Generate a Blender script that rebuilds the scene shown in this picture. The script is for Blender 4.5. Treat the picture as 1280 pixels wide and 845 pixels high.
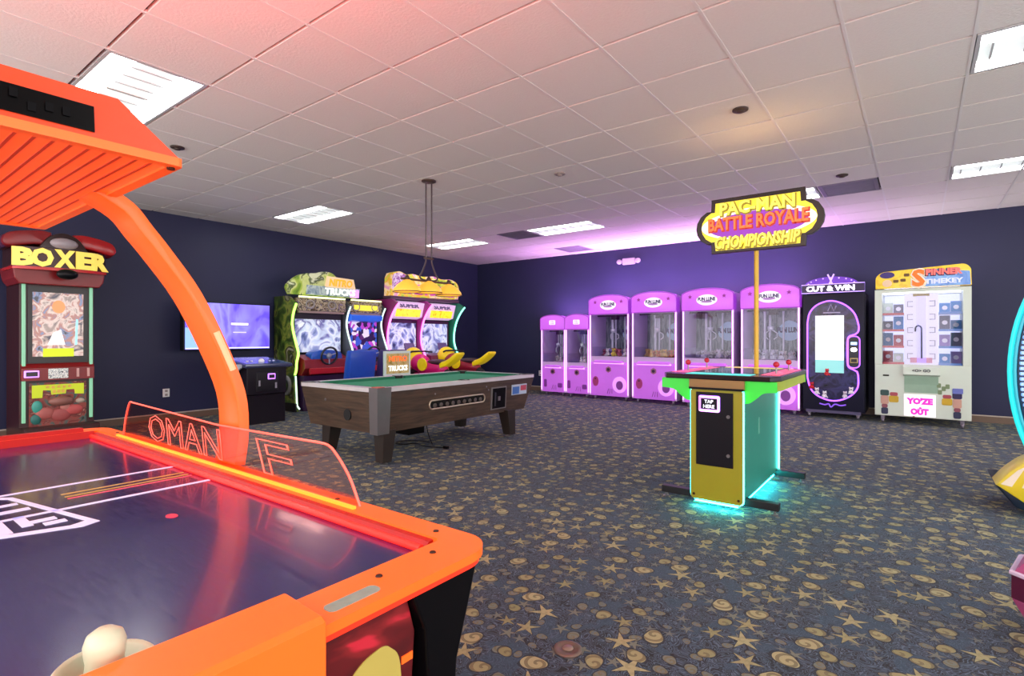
import bpy, bmesh, math, random
from mathutils import Vector, Matrix
random.seed(7)
PI = math.pi
for o in list(bpy.data.objects): bpy.data.objects.remove(o, do_unlink=True)
SC = bpy.context.scene
COL = SC.collection

# ------------------------------------------------------------------ camera, world, exposure
FPX = 670.5                                   # focal length in pixels of the 1280 px wide photograph
YAW = math.atan(508 / FPX)                    # camera looks this far left of the +Y direction
CAMZ, CEIL = 1.2, 3.02
cd = bpy.data.cameras.new('camera'); cam = bpy.data.objects.new('camera', cd); COL.objects.link(cam)
cd.sensor_fit = 'HORIZONTAL'; cd.sensor_width = 36; cd.lens = 36 * FPX / 1280; cd.clip_start = .02
cam.location = (0, 0, CAMZ); cam.rotation_euler = (PI / 2, 0, YAW)
SC.camera = cam
wd = bpy.data.worlds.new('world'); SC.world = wd; wd.use_nodes = True
wb = wd.node_tree.nodes['Background']; wb.inputs[0].default_value = (1.0, .94, .93, 1); wb.inputs[1].default_value = 1.85
vs = SC.view_settings
vs.view_transform = 'Standard'; vs.look = 'None'; vs.gamma = 1; vs.use_curve_mapping = False; vs.exposure = 1.1
TROFFER = 7.0                                 # emission of the ceiling lights

# ------------------------------------------------------------------ helpers: materials
def lin(h):
    h = h.lstrip('#'); r = []
    for i in (0, 2, 4):
        c = int(h[i:i + 2], 16) / 255
        r.append(c / 12.92 if c <= .04045 else ((c + .055) / 1.055) ** 2.4)
    return (*r, 1)
MATS = {}
def mat(name, col, rough=.5, metal=0, emit=None, es=0, var=.12, vscale=9, coat=0, bump=0, spec=.5):
    if name in MATS: return MATS[name]
    m = bpy.data.materials.new(name); m.use_nodes = True; nt = m.node_tree
    p = nt.nodes['Principled BSDF']
    p.inputs['Roughness'].default_value = rough; p.inputs['Metallic'].default_value = metal
    p.inputs['Coat Weight'].default_value = coat; p.inputs['Specular IOR Level'].default_value = spec
    c = lin(col) if isinstance(col, str) else (*col, 1)
    if var:
        tc = nt.nodes.new('ShaderNodeTexCoord'); nz = nt.nodes.new('ShaderNodeTexNoise'); nz.inputs['Scale'].default_value = vscale
        nz.inputs['Detail'].default_value = 4
        mx = nt.nodes.new('ShaderNodeMix'); mx.data_type = 'RGBA'
        mx.inputs[6].default_value = tuple(x * (1 - var) for x in c[:3]) + (1,)
        mx.inputs[7].default_value = tuple(min(1, x * (1 + var)) for x in c[:3]) + (1,)
        nt.links.new(tc.outputs['Object'], nz.inputs['Vector']); nt.links.new(nz.outputs[0], mx.inputs[0])
        nt.links.new(mx.outputs[2], p.inputs['Base Color'])
        if bump:
            b = nt.nodes.new('ShaderNodeBump'); b.inputs['Strength'].default_value = bump; b.inputs['Distance'].default_value = .01
            nt.links.new(nz.outputs[0], b.inputs['Height']); nt.links.new(b.outputs[0], p.inputs['Normal'])
    else: p.inputs['Base Color'].default_value = c
    if emit:
        p.inputs['Emission Color'].default_value = lin(emit) if isinstance(emit, str) else (*emit, 1)
        p.inputs['Emission Strength'].default_value = es
    MATS[name] = m; return m
def glow(name, col, es): return mat(name, col, .4, 0, col, es, var=0)
def glass(name, tint='#ffffff', fac=.1, rough=.03, edge=None):
    if name in MATS: return MATS[name]
    m = bpy.data.materials.new(name); m.use_nodes = True; nt = m.node_tree; nt.nodes.clear()
    o = nt.nodes.new('ShaderNodeOutputMaterial'); mx = nt.nodes.new('ShaderNodeMixShader')
    t = nt.nodes.new('ShaderNodeBsdfTransparent'); t.inputs[0].default_value = lin(tint)
    g = nt.nodes.new('ShaderNodeBsdfGlossy'); g.inputs['Roughness'].default_value = rough
    mx.inputs[0].default_value = fac
    nt.links.new(t.outputs[0], mx.inputs[1]); nt.links.new(g.outputs[0], mx.inputs[2]); nt.links.new(mx.outputs[0], o.inputs[0])
    MATS[name] = m; return m
def art(name, cols, scale=6, es=0, rough=.4, kind='noise', dist=1.5, stretch=(1, 1, 1)):
    """printed or displayed picture: a colour ramp over a noise; es > 0 for screens and backlit panels"""
    if name in MATS: return MATS[name]
    m = bpy.data.materials.new(name); m.use_nodes = True; nt = m.node_tree; p = nt.nodes['Principled BSDF']
    p.inputs['Roughness'].default_value = rough
    tc = nt.nodes.new('ShaderNodeTexCoord'); mp = nt.nodes.new('ShaderNodeMapping'); mp.inputs['Scale'].default_value = stretch
    nt.links.new(tc.outputs['Object'], mp.inputs[0])
    if kind == 'noise':
        t = nt.nodes.new('ShaderNodeTexNoise'); t.inputs['Scale'].default_value = scale; t.inputs['Detail'].default_value = 3
        t.inputs['Distortion'].default_value = dist; out = t.outputs[0]
    else:
        t = nt.nodes.new('ShaderNodeTexVoronoi'); t.inputs['Scale'].default_value = scale
        sp = nt.nodes.new('ShaderNodeSeparateColor'); nt.links.new(t.outputs['Color'], sp.inputs[0]); out = sp.outputs[0]
    nt.links.new(mp.outputs[0], t.inputs['Vector'])
    r = nt.nodes.new('ShaderNodeValToRGB'); r.color_ramp.interpolation = 'CONSTANT' if kind != 'noise' else 'EASE'
    lo, hi = (.3, .7) if kind == 'noise' else (0, .9)
    el = r.color_ramp.elements
    while len(el) < len(cols): el.new(.5)
    for i, c in enumerate(cols):
        el[i].position = lo + (hi - lo) * i / max(1, len(cols) - 1); el[i].color = lin(c)
    nt.links.new(out, r.inputs[0]); nt.links.new(r.outputs[0], p.inputs['Base Color'])
    if es:
        nt.links.new(r.outputs[0], p.inputs['Emission Color']); p.inputs['Emission Strength'].default_value = es
        p.inputs['Roughness'].default_value = .15
    MATS[name] = m; return m

# ------------------------------------------------------------------ helpers: geometry
class G:
    def __init__(s): s.bm = bmesh.new()
    def box(s, x0, y0, z0, x1, y1, z1, bev=0, seg=2):
        r = bmesh.ops.create_cube(s.bm, size=1)
        vs = r['verts']
        for v in vs:
            v.co = Vector(((x0 + x1) / 2 + v.co.x * (x1 - x0), (y0 + y1) / 2 + v.co.y * (y1 - y0), (z0 + z1) / 2 + v.co.z * (z1 - z0)))
        if bev:
            es = list({e for v in vs for e in v.link_edges})
            bmesh.ops.bevel(s.bm, geom=es, offset=bev, segments=seg, affect='EDGES', profile=.5)
        return s
    def prism(s, pts, axis, a, b, bev=0):
        def P(p, t): return {'x': (t, p[0], p[1]), 'y': (p[0], t, p[1]), 'z': (p[0], p[1], t)}[axis]
        A = [s.bm.verts.new(P(p, a)) for p in pts]; B = [s.bm.verts.new(P(p, b)) for p in pts]
        n = len(pts); fs = []
        fs.append(s.bm.faces.new(A)); fs.append(s.bm.faces.new(B[::-1]))
        for i in range(n): fs.append(s.bm.faces.new((A[i], B[i], B[(i + 1) % n], A[(i + 1) % n])))
        bmesh.ops.recalc_face_normals(s.bm, faces=fs)
        if bev:
            es = list({e for f in fs[:2] for e in f.edges})
            bmesh.ops.bevel(s.bm, geom=es, offset=bev, segments=2, affect='EDGES', profile=.5)
        return s
    def frustum(s, b, t):                     # two quads (x0,y0,x1,y1,z)
        vs = []
        for q in (b, t):
            vs += [s.bm.verts.new(c) for c in ((q[0], q[1], q[4]), (q[2], q[1], q[4]), (q[2], q[3], q[4]), (q[0], q[3], q[4]))]
        fs = [s.bm.faces.new([vs[i] for i in f]) for f in ((0, 3, 2, 1), (4, 5, 6, 7), (0, 1, 5, 4), (1, 2, 6, 5), (2, 3, 7, 6), (3, 0, 4, 7))]
        bmesh.ops.recalc_face_normals(s.bm, faces=fs); return s
    def tube(s, pts, r, n=8, closed=False):
        pts = [Vector(p) for p in pts]; N = len(pts); rings = []; up = None
        for i, p in enumerate(pts):
            if closed: d = pts[(i + 1) % N] - pts[i - 1]
            else: d = pts[min(i + 1, N - 1)] - pts[max(i - 1, 0)]
            d.normalize()
            if up is None: up = Vector((0, 0, 1)) if abs(d.z) < .9 else Vector((1, 0, 0))
            u = (up - d * up.dot(d)).normalized(); up = u; w = d.cross(u)
            rr = r[i] if isinstance(r, (list, tuple)) else r
            rings.append([s.bm.verts.new(p + (u * math.cos(2 * PI * k / n) + w * math.sin(2 * PI * k / n)) * rr) for k in range(n)])
        M = N if closed else N - 1
        for i in range(M):
            a, b = rings[i], rings[(i + 1) % N]
            for k in range(n): s.bm.faces.new((a[k], a[(k + 1) % n], b[(k + 1) % n], b[k]))
        if not closed:
            s.bm.faces.new(rings[0][::-1]); s.bm.faces.new(rings[-1])
        return s
    def cyl(s, p0, p1, r, r2=None, n=20): return s.tube([p0, p1], [r, r if r2 is None else r2], n)
    def lathe(s, prof, c, n=28):
        rings = []
        for (r, z) in prof:
            rings.append([s.bm.verts.new((c[0] + r * math.cos(2 * PI * k / n), c[1] + r * math.sin(2 * PI * k / n), c[2] + z)) for k in range(n)])
        for a, b in zip(rings, rings[1:]):
            for k in range(n): s.bm.faces.new((a[k], a[(k + 1) % n], b[(k + 1) % n], b[k]))
        if prof[0][0] > 1e-4: s.bm.faces.new(rings[0][::-1])
        if prof[-1][0] > 1e-4: s.bm.faces.new(rings[-1])
        return s
    def ball(s, c, r, u=14, v=10):
        if not isinstance(r, (tuple, list)): r = (r, r, r)
        b = bmesh.ops.create_uvsphere(s.bm, u_segments=u, v_segments=v, radius=1)
        for x in b['verts']: x.co = Vector((c[0] + x.co.x * r[0], c[1] + x.co.y * r[1], c[2] + x.co.z * r[2]))
        return s
def obj(name, g, m, parent=None, smooth=False, world=False):
    bm = g.bm
    if world and parent is not None: bmesh.ops.translate(bm, verts=bm.verts, vec=-Vector(parent.location))
    me = bpy.data.meshes.new(name)
    if smooth:
        for f in bm.faces: f.smooth = True
        for e in bm.edges:
            if len(e.link_faces) == 2 and e.calc_face_angle(0) > .6: e.smooth = False
    bm.to_mesh(me); bm.free()
    me.materials.append(m)
    o = bpy.data.objects.new(name, me); COL.objects.link(o)
    if parent is not None: o.parent = parent
    return o
def tag(o, label, cat, group=None, kind=None):
    o['label'] = label
    if cat: o['category'] = cat
    if group: o['group'] = group
    if kind: o['kind'] = kind
    return o
def thing(name, label, cat, loc, rotz=0, group=None):
    o = bpy.data.objects.new(name, None); COL.objects.link(o); o.empty_display_size = .1
    o.location = loc; o.rotation_euler = (0, 0, rotz)
    return tag(o, label, cat, group)
def struct(name, g, m, label=None):
    o = obj(name, g, m); o['kind'] = 'structure'
    if label: o['label'] = label
    return o
TCACHE = {}
def text(name, s, size, at, m, parent, ext=.003, width=None, outline=0, shear=0, mode='front', bold=.0, spacing=1):
    """lettering facing local -y ('front'), +x ('right') or up ('flat'); centred on at"""
    cu = bpy.data.curves.new('t', 'FONT'); cu.body = s; cu.size = size; cu.align_x = 'CENTER'; cu.align_y = 'CENTER'
    cu.shear = shear; cu.space_character = spacing; cu.resolution_u = 2
    if outline: cu.fill_mode = 'NONE'; cu.bevel_depth = outline; cu.bevel_resolution = 0
    else: cu.extrude = ext; cu.offset = bold
    t = bpy.data.objects.new('t', cu); COL.objects.link(t)
    dg = bpy.context.evaluated_depsgraph_get()
    me = bpy.data.meshes.new_from_object(t.evaluated_get(dg))
    bpy.data.objects.remove(t); bpy.data.curves.remove(cu)
    me.name = name
    xs = [v.co.x for v in me.vertices]; ys = [v.co.y for v in me.vertices]
    cx, cy = (min(xs) + max(xs)) / 2, (min(ys) + max(ys)) / 2
    k = width / (max(xs) - min(xs)) if width else 1
    for v in me.vertices:
        x, y, z = (v.co.x - cx) * k, v.co.y - cy, v.co.z
        if mode == 'front': v.co = (at[0] + x, at[1] - z, at[2] + y)
        elif mode == 'right': v.co = (at[0] + z, at[1] + x, at[2] + y)
        elif mode == 'back': v.co = (at[0] - x, at[1] + z, at[2] + y)
        else: v.co = (at[0] + x, at[1] + y, at[2] + z)
    me.materials.clear(); me.materials.append(m)
    o = bpy.data.objects.new(name, me); COL.objects.link(o); o.parent = parent
    return o
def arc(cx, cz, rx, rz, a0, a1, n):
    return [(cx + rx * math.cos(math.radians(a0 + (a1 - a0) * i / n)), cz + rz * math.sin(math.radians(a0 + (a1 - a0) * i / n))) for i in range(n + 1)]
def rrect(x0, z0, x1, z1, r, n=5):
    return (arc(x1 - r, z1 - r, r, r, 0, 90, n) + arc(x0 + r, z1 - r, r, r, 90, 180, n) +
            arc(x0 + r, z0 + r, r, r, 180, 270, n) + arc(x1 - r, z0 + r, r, r, 270, 360, n))
def smoothcurve(pts, n=6):
    out = []
    P = [pts[0]] + list(pts) + [pts[-1]]
    for i in range(1, len(P) - 2):
        for k in range(n):
            t = k / n; a, b, c, d = P[i - 1], P[i], P[i + 1], P[i + 2]
            out.append(tuple(.5 * (2 * b[j] + (c[j] - a[j]) * t + (2 * a[j] - 5 * b[j] + 4 * c[j] - d[j]) * t * t + (3 * b[j] - a[j] - 3 * c[j] + d[j]) * t ** 3) for j in range(len(b))))
    out.append(tuple(pts[-1])); return out

# ------------------------------------------------------------------ carpet material
def carpet():
    m = bpy.data.materials.new('carpet'); m.use_nodes = True; nt = m.node_tree; p = nt.nodes['Principled BSDF']; L = nt.links.new
    def M(op, a, b=None, c=None):
        n = nt.nodes.new('ShaderNodeMath'); n.operation = op
        for i, x in enumerate((a, b, c)):
            if x is None: continue
            if isinstance(x, (int, float)): n.inputs[i].default_value = x
            else: L(x, n.inputs[i])
        return n.outputs[0]
    def mix(f, a, b):
        n = nt.nodes.new('ShaderNodeMix'); n.data_type = 'RGBA'
        L(f, n.inputs[0])
        for i, x in ((6, a), (7, b)):
            if isinstance(x, str): n.inputs[i].default_value = lin(x)
            else: L(x, n.inputs[i])
        return n.outputs[2]
    def ramp(f, stops):
        r = nt.nodes.new('ShaderNodeValToRGB'); el = r.color_ramp.elements
        while len(el) < len(stops): el.new(.5)
        for e, (q, c) in zip(el, stops): e.position = q; e.color = lin(c)
        L(f, r.inputs[0]); return r.outputs[0]
    tc = nt.nodes.new('ShaderNodeTexCoord').outputs['Object']
    def noise(scale, dist=0, detail=3):
        n = nt.nodes.new('ShaderNodeTexNoise'); n.inputs['Scale'].default_value = scale; n.inputs['Distortion'].default_value = dist
        n.inputs['Detail'].default_value = detail; L(tc, n.inputs['Vector']); return n.outputs[0]
    base = ramp(noise(11, 2.2, 4), [(.3, '#0c0e15'), (.45, '#1e2734'), (.56, '#324154'), (.68, '#141a26')])
    swirl = M('PINGPONG', M('MULTIPLY', noise(11, 2.2, 1), 11), .5)
    base = mix(M('GREATER_THAN', swirl, .38), base, '#4c5c6e')
    base = mix(M('LESS_THAN', swirl, .10), base, '#0c0e15')
    blue = M('MULTIPLY', M('GREATER_THAN', noise(5, .6, 2), .56), .6)
    base = mix(blue, base, '#2c4458')
    def motifs(scale, size, base, off, thr, c1, c2):
        mp = nt.nodes.new('ShaderNodeMapping'); mp.inputs['Location'].default_value = (off, off * .7, 0); L(tc, mp.inputs[0])
        v = nt.nodes.new('ShaderNodeTexVoronoi'); v.voronoi_dimensions = '2D'; v.inputs['Scale'].default_value = scale; v.inputs['Randomness'].default_value = .62
        L(mp.outputs[0], v.inputs['Vector'])
        d = nt.nodes.new('ShaderNodeVectorMath'); d.operation = 'SUBTRACT'; L(mp.outputs[0], d.inputs[0]); L(v.outputs['Position'], d.inputs[1])
        s = nt.nodes.new('ShaderNodeSeparateXYZ'); L(d.outputs[0], s.inputs[0])
        col = nt.nodes.new('ShaderNodeSeparateColor'); L(v.outputs['Color'], col.inputs[0])
        r = M('SQRT', M('ADD', M('MULTIPLY', s.outputs[0], s.outputs[0]), M('MULTIPLY', s.outputs[1], s.outputs[1])))
        th = M('ADD', M('ARCTAN2', s.outputs[1], s.outputs[0]), M('MULTIPLY', col.outputs[0], 6.283))
        sz = M('MULTIPLY', M('ADD', M('MULTIPLY', col.outputs[2], .5), .75), size)
        tri = M('MULTIPLY', M('PINGPONG', M('MULTIPLY', th, 5 / 6.28319), .5), 2)
        star = M('MULTIPLY', M('MULTIPLY', sz, 1.15), M('DIVIDE', .37, M('ADD', .37, M('MULTIPLY', tri, .95))))
        shell = M('MULTIPLY', sz, M('ADD', .68, M('ADD', M('MULTIPLY', M('COSINE', th), .22), M('MULTIPLY', M('COSINE', M('MULTIPLY', th, 2)), .14))))
        isstar = M('GREATER_THAN', col.outputs[1], .64)
        rad = M('ADD', M('MULTIPLY', isstar, star), M('MULTIPLY', M('SUBTRACT', 1, isstar), shell))
        keep = M('GREATER_THAN', col.outputs[1], thr)
        inside = M('MULTIPLY', M('LESS_THAN', r, rad), keep)
        outl = M('MULTIPLY', M('LESS_THAN', r, M('MULTIPLY', rad, 1.2)), keep)
        rings = M('GREATER_THAN', M('SINE', M('ADD', M('MULTIPLY', r, 9.5 / size), M('MULTIPLY', th, 1))), .35)
        yel = mix(col.outputs[2], c1, c2)
        yel = mix(M('MULTIPLY', rings, M('SUBTRACT', .85, M('MULTIPLY', isstar, .6))), yel, '#5c5236')
        yel = mix(M('MULTIPLY', noise(60), .35), yel, '#8c8660')
        b2 = mix(M('MULTIPLY', outl, .8), base, '#15171f')
        return mix(inside, b2, yel)
    base = motifs(13, .030, base, 3.3, .3, '#44505f', '#5f6660')
    base = motifs(6.9, .053, base, 0, .16, '#7c784e', '#a29c72')
    L(base, p.inputs['Base Color']); p.inputs['Roughness'].default_value = .9; p.inputs['Sheen Weight'].default_value = .06; p.inputs['Sheen Roughness'].default_value = .45
    b = nt.nodes.new('ShaderNodeBump'); b.inputs['Strength'].default_value = .5; b.inputs['Distance'].default_value = .004
    L(noise(350, 0, 2), b.inputs['Height']); L(b.outputs[0], p.inputs['Normal'])
    return m

# ------------------------------------------------------------------ the room
XL, YB, XR, YF = -8.75, 10.13, 5.2, -2.2
wallm = mat('navy_wall', '#2b2d4a', .45, var=.08, vscale=2, spec=.25)
struct('floor', G().box(XL - .1, YF, -.1, XR, YB + .1, 0), carpet(), 'dark carpet printed with tan shells and starfish')
struct('wall_left', G().box(XL - .1, YF, 0, XL, YB + .1, CEIL + .1), wallm, 'dark navy painted wall behind the driving games')
struct('wall_back', G().box(XL, YB, 0, XR, YB + .1, CEIL + .1), wallm, 'dark navy painted wall behind the pink claw machines')
bb = mat('baseboard', '#6b5648', .5)
bw = mat('baseboard_cap', '#b9aca0', .5)
for nm, a in (('baseboard_left', (XL, YF, 0, XL + .012, YB, .09)), ('baseboard_back', (XL + .012, YB - .012, 0, XR, YB, .09))):
    o = struct(nm, G().box(*a, bev=.003), bb, 'brown baseboard with a pale cap')
    x0, y0, z0, x1, y1, z1 = a
    obj('cap_strip', G().box(x0, y0, .09, x1, y1, .105), bw, o)

# ceiling: slab, tee bars, tiles
T = .62
GX = [.27 + T * k for k in range(-15, 8)]     # tee bars parallel to the left wall
GY = [1.77 + T * k for k in range(-6, 14)]
slab = struct('ceiling', G().box(XL - .1, YF, CEIL + .03, XR + .1, YB + .1, CEIL + .1), mat('ceiling_void', '#2e2826', .9), 'suspended ceiling of square white tiles')
tilem = mat('ceiling_tile', '#e6e0da', .9, var=.04, vscale=60, bump=.25)
gridm = mat('tee_bar', '#e6e2de', .4, var=.03)
LIGHTS = [(-5.31, 1.15), (-7.79, 4.25), (-7.79, 7.35), (-5.31, 7.35), (-2.22, 7.35), (.27, 4.25), (.27, 7.35), (.27, 1.15), (-2.21, -1.95), (1.51 - 4.34 + .62, 1.15 - 3.1 * 0 - 6.2)][:9]
VENTS = [(-.98, 7.35), (-5.93, 7.35), (-5.93, 9.21)]
taken = set()
def cell(x, y): return (round((x - .27) / T), round((y - 1.77) / T))
for x, y in LIGHTS: taken |= {cell(x, y), cell(x + T, y)}
for x, y in VENTS: taken.add(cell(x, y))
tb = G().box(-.009, YF, .001, .009, YB, .022)
barme = None
for x in GX:
    if barme is None:
        o = obj('tee_bar', tb, gridm, slab); barme = o.data
    else:
        o = bpy.data.objects.new('tee_bar', barme); COL.objects.link(o); o.parent = slab
    o.location = (x, 0, CEIL - .003)
def visible(x, y, z):
    s, c = math.sin(YAW), math.cos(YAW); t = -s * x + c * y; r = c * x + s * y
    if t < .3: return 0
    u, v = 640 + FPX * r / t, 422.5 - FPX * (z - CAMZ) / t
    return 1 / (x * x + y * y) if (-90 < u < 1370 and -60 < v < 900) else 0
tiles = []
for i in range(len(GX) - 1):
    for j in range(len(GY)):
        x0, y0 = GX[i], GY[j]
        if cell(x0, y0) in taken or x0 + T > XR or x0 < XL - .3 or y0 < YF: continue
        x0c, y1 = max(x0, XL + .003), min(y0 + T, YB - .003)
        if y1 - y0 < .05 or x0 + T - x0c < .05: continue
        full = x0c == x0 and y1 == y0 + T
        tiles.append((visible(x0 + T / 2, y0 + T / 2, CEIL), x0c + .006, y0 + .011, x0 + T - .006, y1 - .011, full))
tiles.sort(key=lambda t: -t[0])
tm = None; rest = G()
for k, (vz, x0, y0, x1, y1, full) in enumerate(tiles):
    if k < 300 and vz > 0:
        if full:
            if tm is None: o = obj('ceiling_tile', G().box(0, 0, 0, x1 - x0, y1 - y0, .03), tilem, slab); tm = o.data
            else: o = bpy.data.objects.new('ceiling_tile', tm); COL.objects.link(o); o.parent = slab
            o.location = (x0, y0, CEIL)
        else:
            o = obj('ceiling_tile', G().box(0, 0, 0, x1 - x0, y1 - y0, .03), tilem, slab); o.location = (x0, y0, CEIL)
    else: rest.box(x0, y0, CEIL, x1, y1, CEIL + .03)
o = obj('ceiling_tile_field', rest, tilem, slab); o['kind'] = 'stuff'

# recessed ceiling lights
lampm = glow('troffer_tube', '#fbfdff', TROFFER)
lampm2 = glow('troffer_basket', '#dfe6e4', .38)
frm = mat('troffer_frame', '#cfd0d0', .4, .2); dark = mat('black_plastic', '#08080c', .35, spec=.2)
LL = ['recessed ceiling light above the air hockey scoreboard', 'recessed ceiling light over the wall television', 'recessed ceiling light in the corner over the motorbike games',
      'recessed ceiling light beside an air vent, above the shortest claw machines', 'recessed ceiling light behind the raised arcade sign', 'recessed ceiling light between the room centre and the ring-shaped game',
      'recessed ceiling light in front of the white prize cabinet', 'recessed ceiling light over the entrance side of the carpet', 'recessed ceiling light behind the air hockey table']
for (x, y), lb in zip(LIGHTS, LL):
    t = thing('ceiling_light', lb, 'ceiling light', (x + T, y + T / 2, CEIL), 0, 'recessed ceiling lights')
    a, b = T - .014, T / 2 - .010
    g = G()
    for q in ((-a, -b, a, -b + .022), (-a, b - .022, a, b), (-a, -b + .022, -a + .022, b - .022), (a - .022, -b + .022, a, b - .022)): g.box(q[0], q[1], -.002, q[2], q[3], .03)
    obj('frame', g, frm, t)
    for s in (-1, 1): obj('diffuser', G().box(-a + .022, s * .205 - .075, .006, a - .022, s * .205 + .075, .02), lampm, t)
    bk = obj('basket', G().box(-a + .022, -.13, .010, a - .022, .13, .022), lampm2, t)
    for k in range(7): obj('louver', G().box(-a + .08 + k * .165, -.13, .002, -a + .092 + k * .165, .13, .010), frm, bk)
# vents, detectors
vm = mat('vent_metal', '#8f8896', .45, .5); vd = mat('vent_gap', '#5a5468', .8)
for (x, y), lb in zip(VENTS, ('square slatted air vent beside the raised arcade sign', 'slatted air vent at the end of a ceiling light', 'dark air vent near the back wall')):
    t = thing('air_vent', lb, 'vent', (x + T / 2, y + T / 2, CEIL), 0, 'ceiling air vents')
    g = G()
    for q in ((-.295, -.3, .295, -.26), (-.295, .26, .295, .3), (-.295, -.26, -.255, .26), (.255, -.26, .295, .26)): g.box(q[0], q[1], -.004, q[2], q[3], .03)
    obj('frame', g, vm, t)
    obj('duct', G().box(-.255, -.26, .024, .255, .26, .029), vd, t)
    for k in range(7): obj('slat', G().prism([(-.24 + k * .075, .018), (-.19 + k * .075, .0), (-.185 + k * .075, .0), (-.235 + k * .075, .018)], 'x', -.255, .255), vm, t)
dm = mat('detector_dark', '#3a2a24', .5); dl = mat('detector_pale', '#9a8c88', .5)
for x, y, m, lb in ((-1.13, 4.5, dm, 'small dark ceiling sprinkler over the yellow arcade table'), (-.68, 7.0, dm, 'small dark ceiling speaker next to the square vent'),
                    (-3.16, 5.05, dl, 'pale round smoke detector on the ceiling beside the pendant lamp'), (-5.63, 2.15, dm, 'small dark ceiling disc above the scoreboard corner')):
    t = thing('ceiling_detector', lb, 'detector', (x, y, CEIL))
    obj('base_plate', G().lathe([(.06, 0), (.06, -.010), (.052, -.014), (0, -.014)], (0, 0, 0), 20), m, t, True)
    obj('sensor_head', G().lathe([(.03, -.013), (.026, -.026), (.0, -.029)], (0, 0, 0), 16), m, t, True)
# emergency lamp on the back wall
t = thing('emergency_light', 'small white emergency light box high on the back wall', 'light', (-4.68, YB, 2.72))
obj('housing', G().box(-.14, -.06, -.03, .14, -.001, .10, .02), mat('em_white', '#a8a0a6', .5), t, True)
for s in (-1, 1): obj('lamp_head', G().ball((s * .2, -.05, .035), (.06, .05, .05)), mat('em_white', '#d8d0d4'), t, True)
# wall sockets
wp = mat('socket_white', '#e4e2e0', .4)
for x, y, rz, lb in ((XL, 3.19, PI / 2, 'white wall socket low on the navy wall beneath the television'), (-6.86, YB, 0, 'white wall socket beside the shortest claw machine')):
    t = thing('wall_socket', lb, 'socket', (x, y, .40), rz)
    obj('plate', G().box(-.045, -.008, -.06, .045, -.0005, .06, .003), wp, t)
    for z in (-.028, .028): obj('outlet', G().box(-.018, -.011, z - .016, .018, -.007, z + .016, .002), dl, t)
# floor box
t = thing('floor_socket_cover', 'round brown floor socket cover set in the carpet', 'floor cover', (-1.075, 1.775, 0))
obj('cover_ring', G().lathe([(.055, 0), (.055, .006), (.04, .009), (.038, .006), (0, .006)], (0, 0, 0), 28), mat('floorbox', '#6d584f', .45, .3), t, True)
obj('lid', G().lathe([(.022, .006), (.02, .010), (0, .010)], (0, 0, 0), 20), mat('floorbox_lid', '#8a7468', .4, .3), t, True)

# ------------------------------------------------------------------ air hockey table
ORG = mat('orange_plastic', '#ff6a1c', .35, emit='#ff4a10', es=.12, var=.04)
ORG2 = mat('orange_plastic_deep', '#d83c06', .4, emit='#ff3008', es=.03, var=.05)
t = thing('air_hockey_table', 'orange and black air hockey table with an overhead scoreboard arch', 'air hockey table', (-1.793, .2215, 0))
X0, X1, Y0, Y1, ZT, ZF = -2.93, -.657, -.38, .823, .80, .775
xi0, xi1, yi0, yi1 = -2.83, -.757, -.32, .763
H = lambda n, g, m, p=None, s=False: obj(n, g, m, p or t, s, world=True) if (p is None or p is t) else None
def sub(n, g, m, p, s=False):                 # world coordinates, child of a part of the table
    bmesh.ops.translate(g.bm, verts=g.bm.verts, vec=-Vector(t.location)); return obj(n, g, m, p, s)
blackm = mat('gloss_black', '#08070a', .3, var=.1, spec=.12)
H('cabinet', G().frustum((-2.70, -.16, -.90, .62, .30), (-2.88, -.34, -.705, .775, .764)), mat('table_black', '#120d10', .35, spec=.15))
# rail ring
def ringprism(g, outer, inner, z0, z1):
    n = len(outer); A = [[g.bm.verts.new((x, y, z)) for x, y in L] for L in (outer, inner) for z in (z0, z1)]
    o0, o1, i0, i1 = A
    for k in range(n):
        j = (k + 1) % n
        g.bm.faces.new((o1[k], o1[j], i1[j], i1[k])); g.bm.faces.new((o0[j], o0[k], i0[k], i0[j]))
        g.bm.faces.new((o0[k], o0[j], o1[j], o1[k])); g.bm.faces.new((i0[j], i0[k], i1[k], i1[j]))
    return g
out = rrect(X0, Y0, X1, Y1, .075, 8)
n = len(out)
inn = []
for x, y in out: inn.append((min(max(x, xi0), xi1), min(max(y, yi0), yi1)))
# spread inner points over the rounded inner corner
inn = rrect(xi0, yi0, xi1, yi1, .012, 8)
g = ringprism(G(), out, inn, .784, ZT)
rail = H('rail_frame', g, ORG, None, True)
out2 = rrect(X0 + .006, Y0 + .006, X1 - .006, Y1 - .006, .07, 8); inn2 = rrect(X0 + .03, Y0 + .03, X1 - .03, Y1 - .03, .05, 8)
H('rail_trim', ringprism(G(), out2, inn2, .772, .784), mat('rail_trim_red', '#e02a10', .4, emit='#ff2a10', es=.35))
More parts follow.
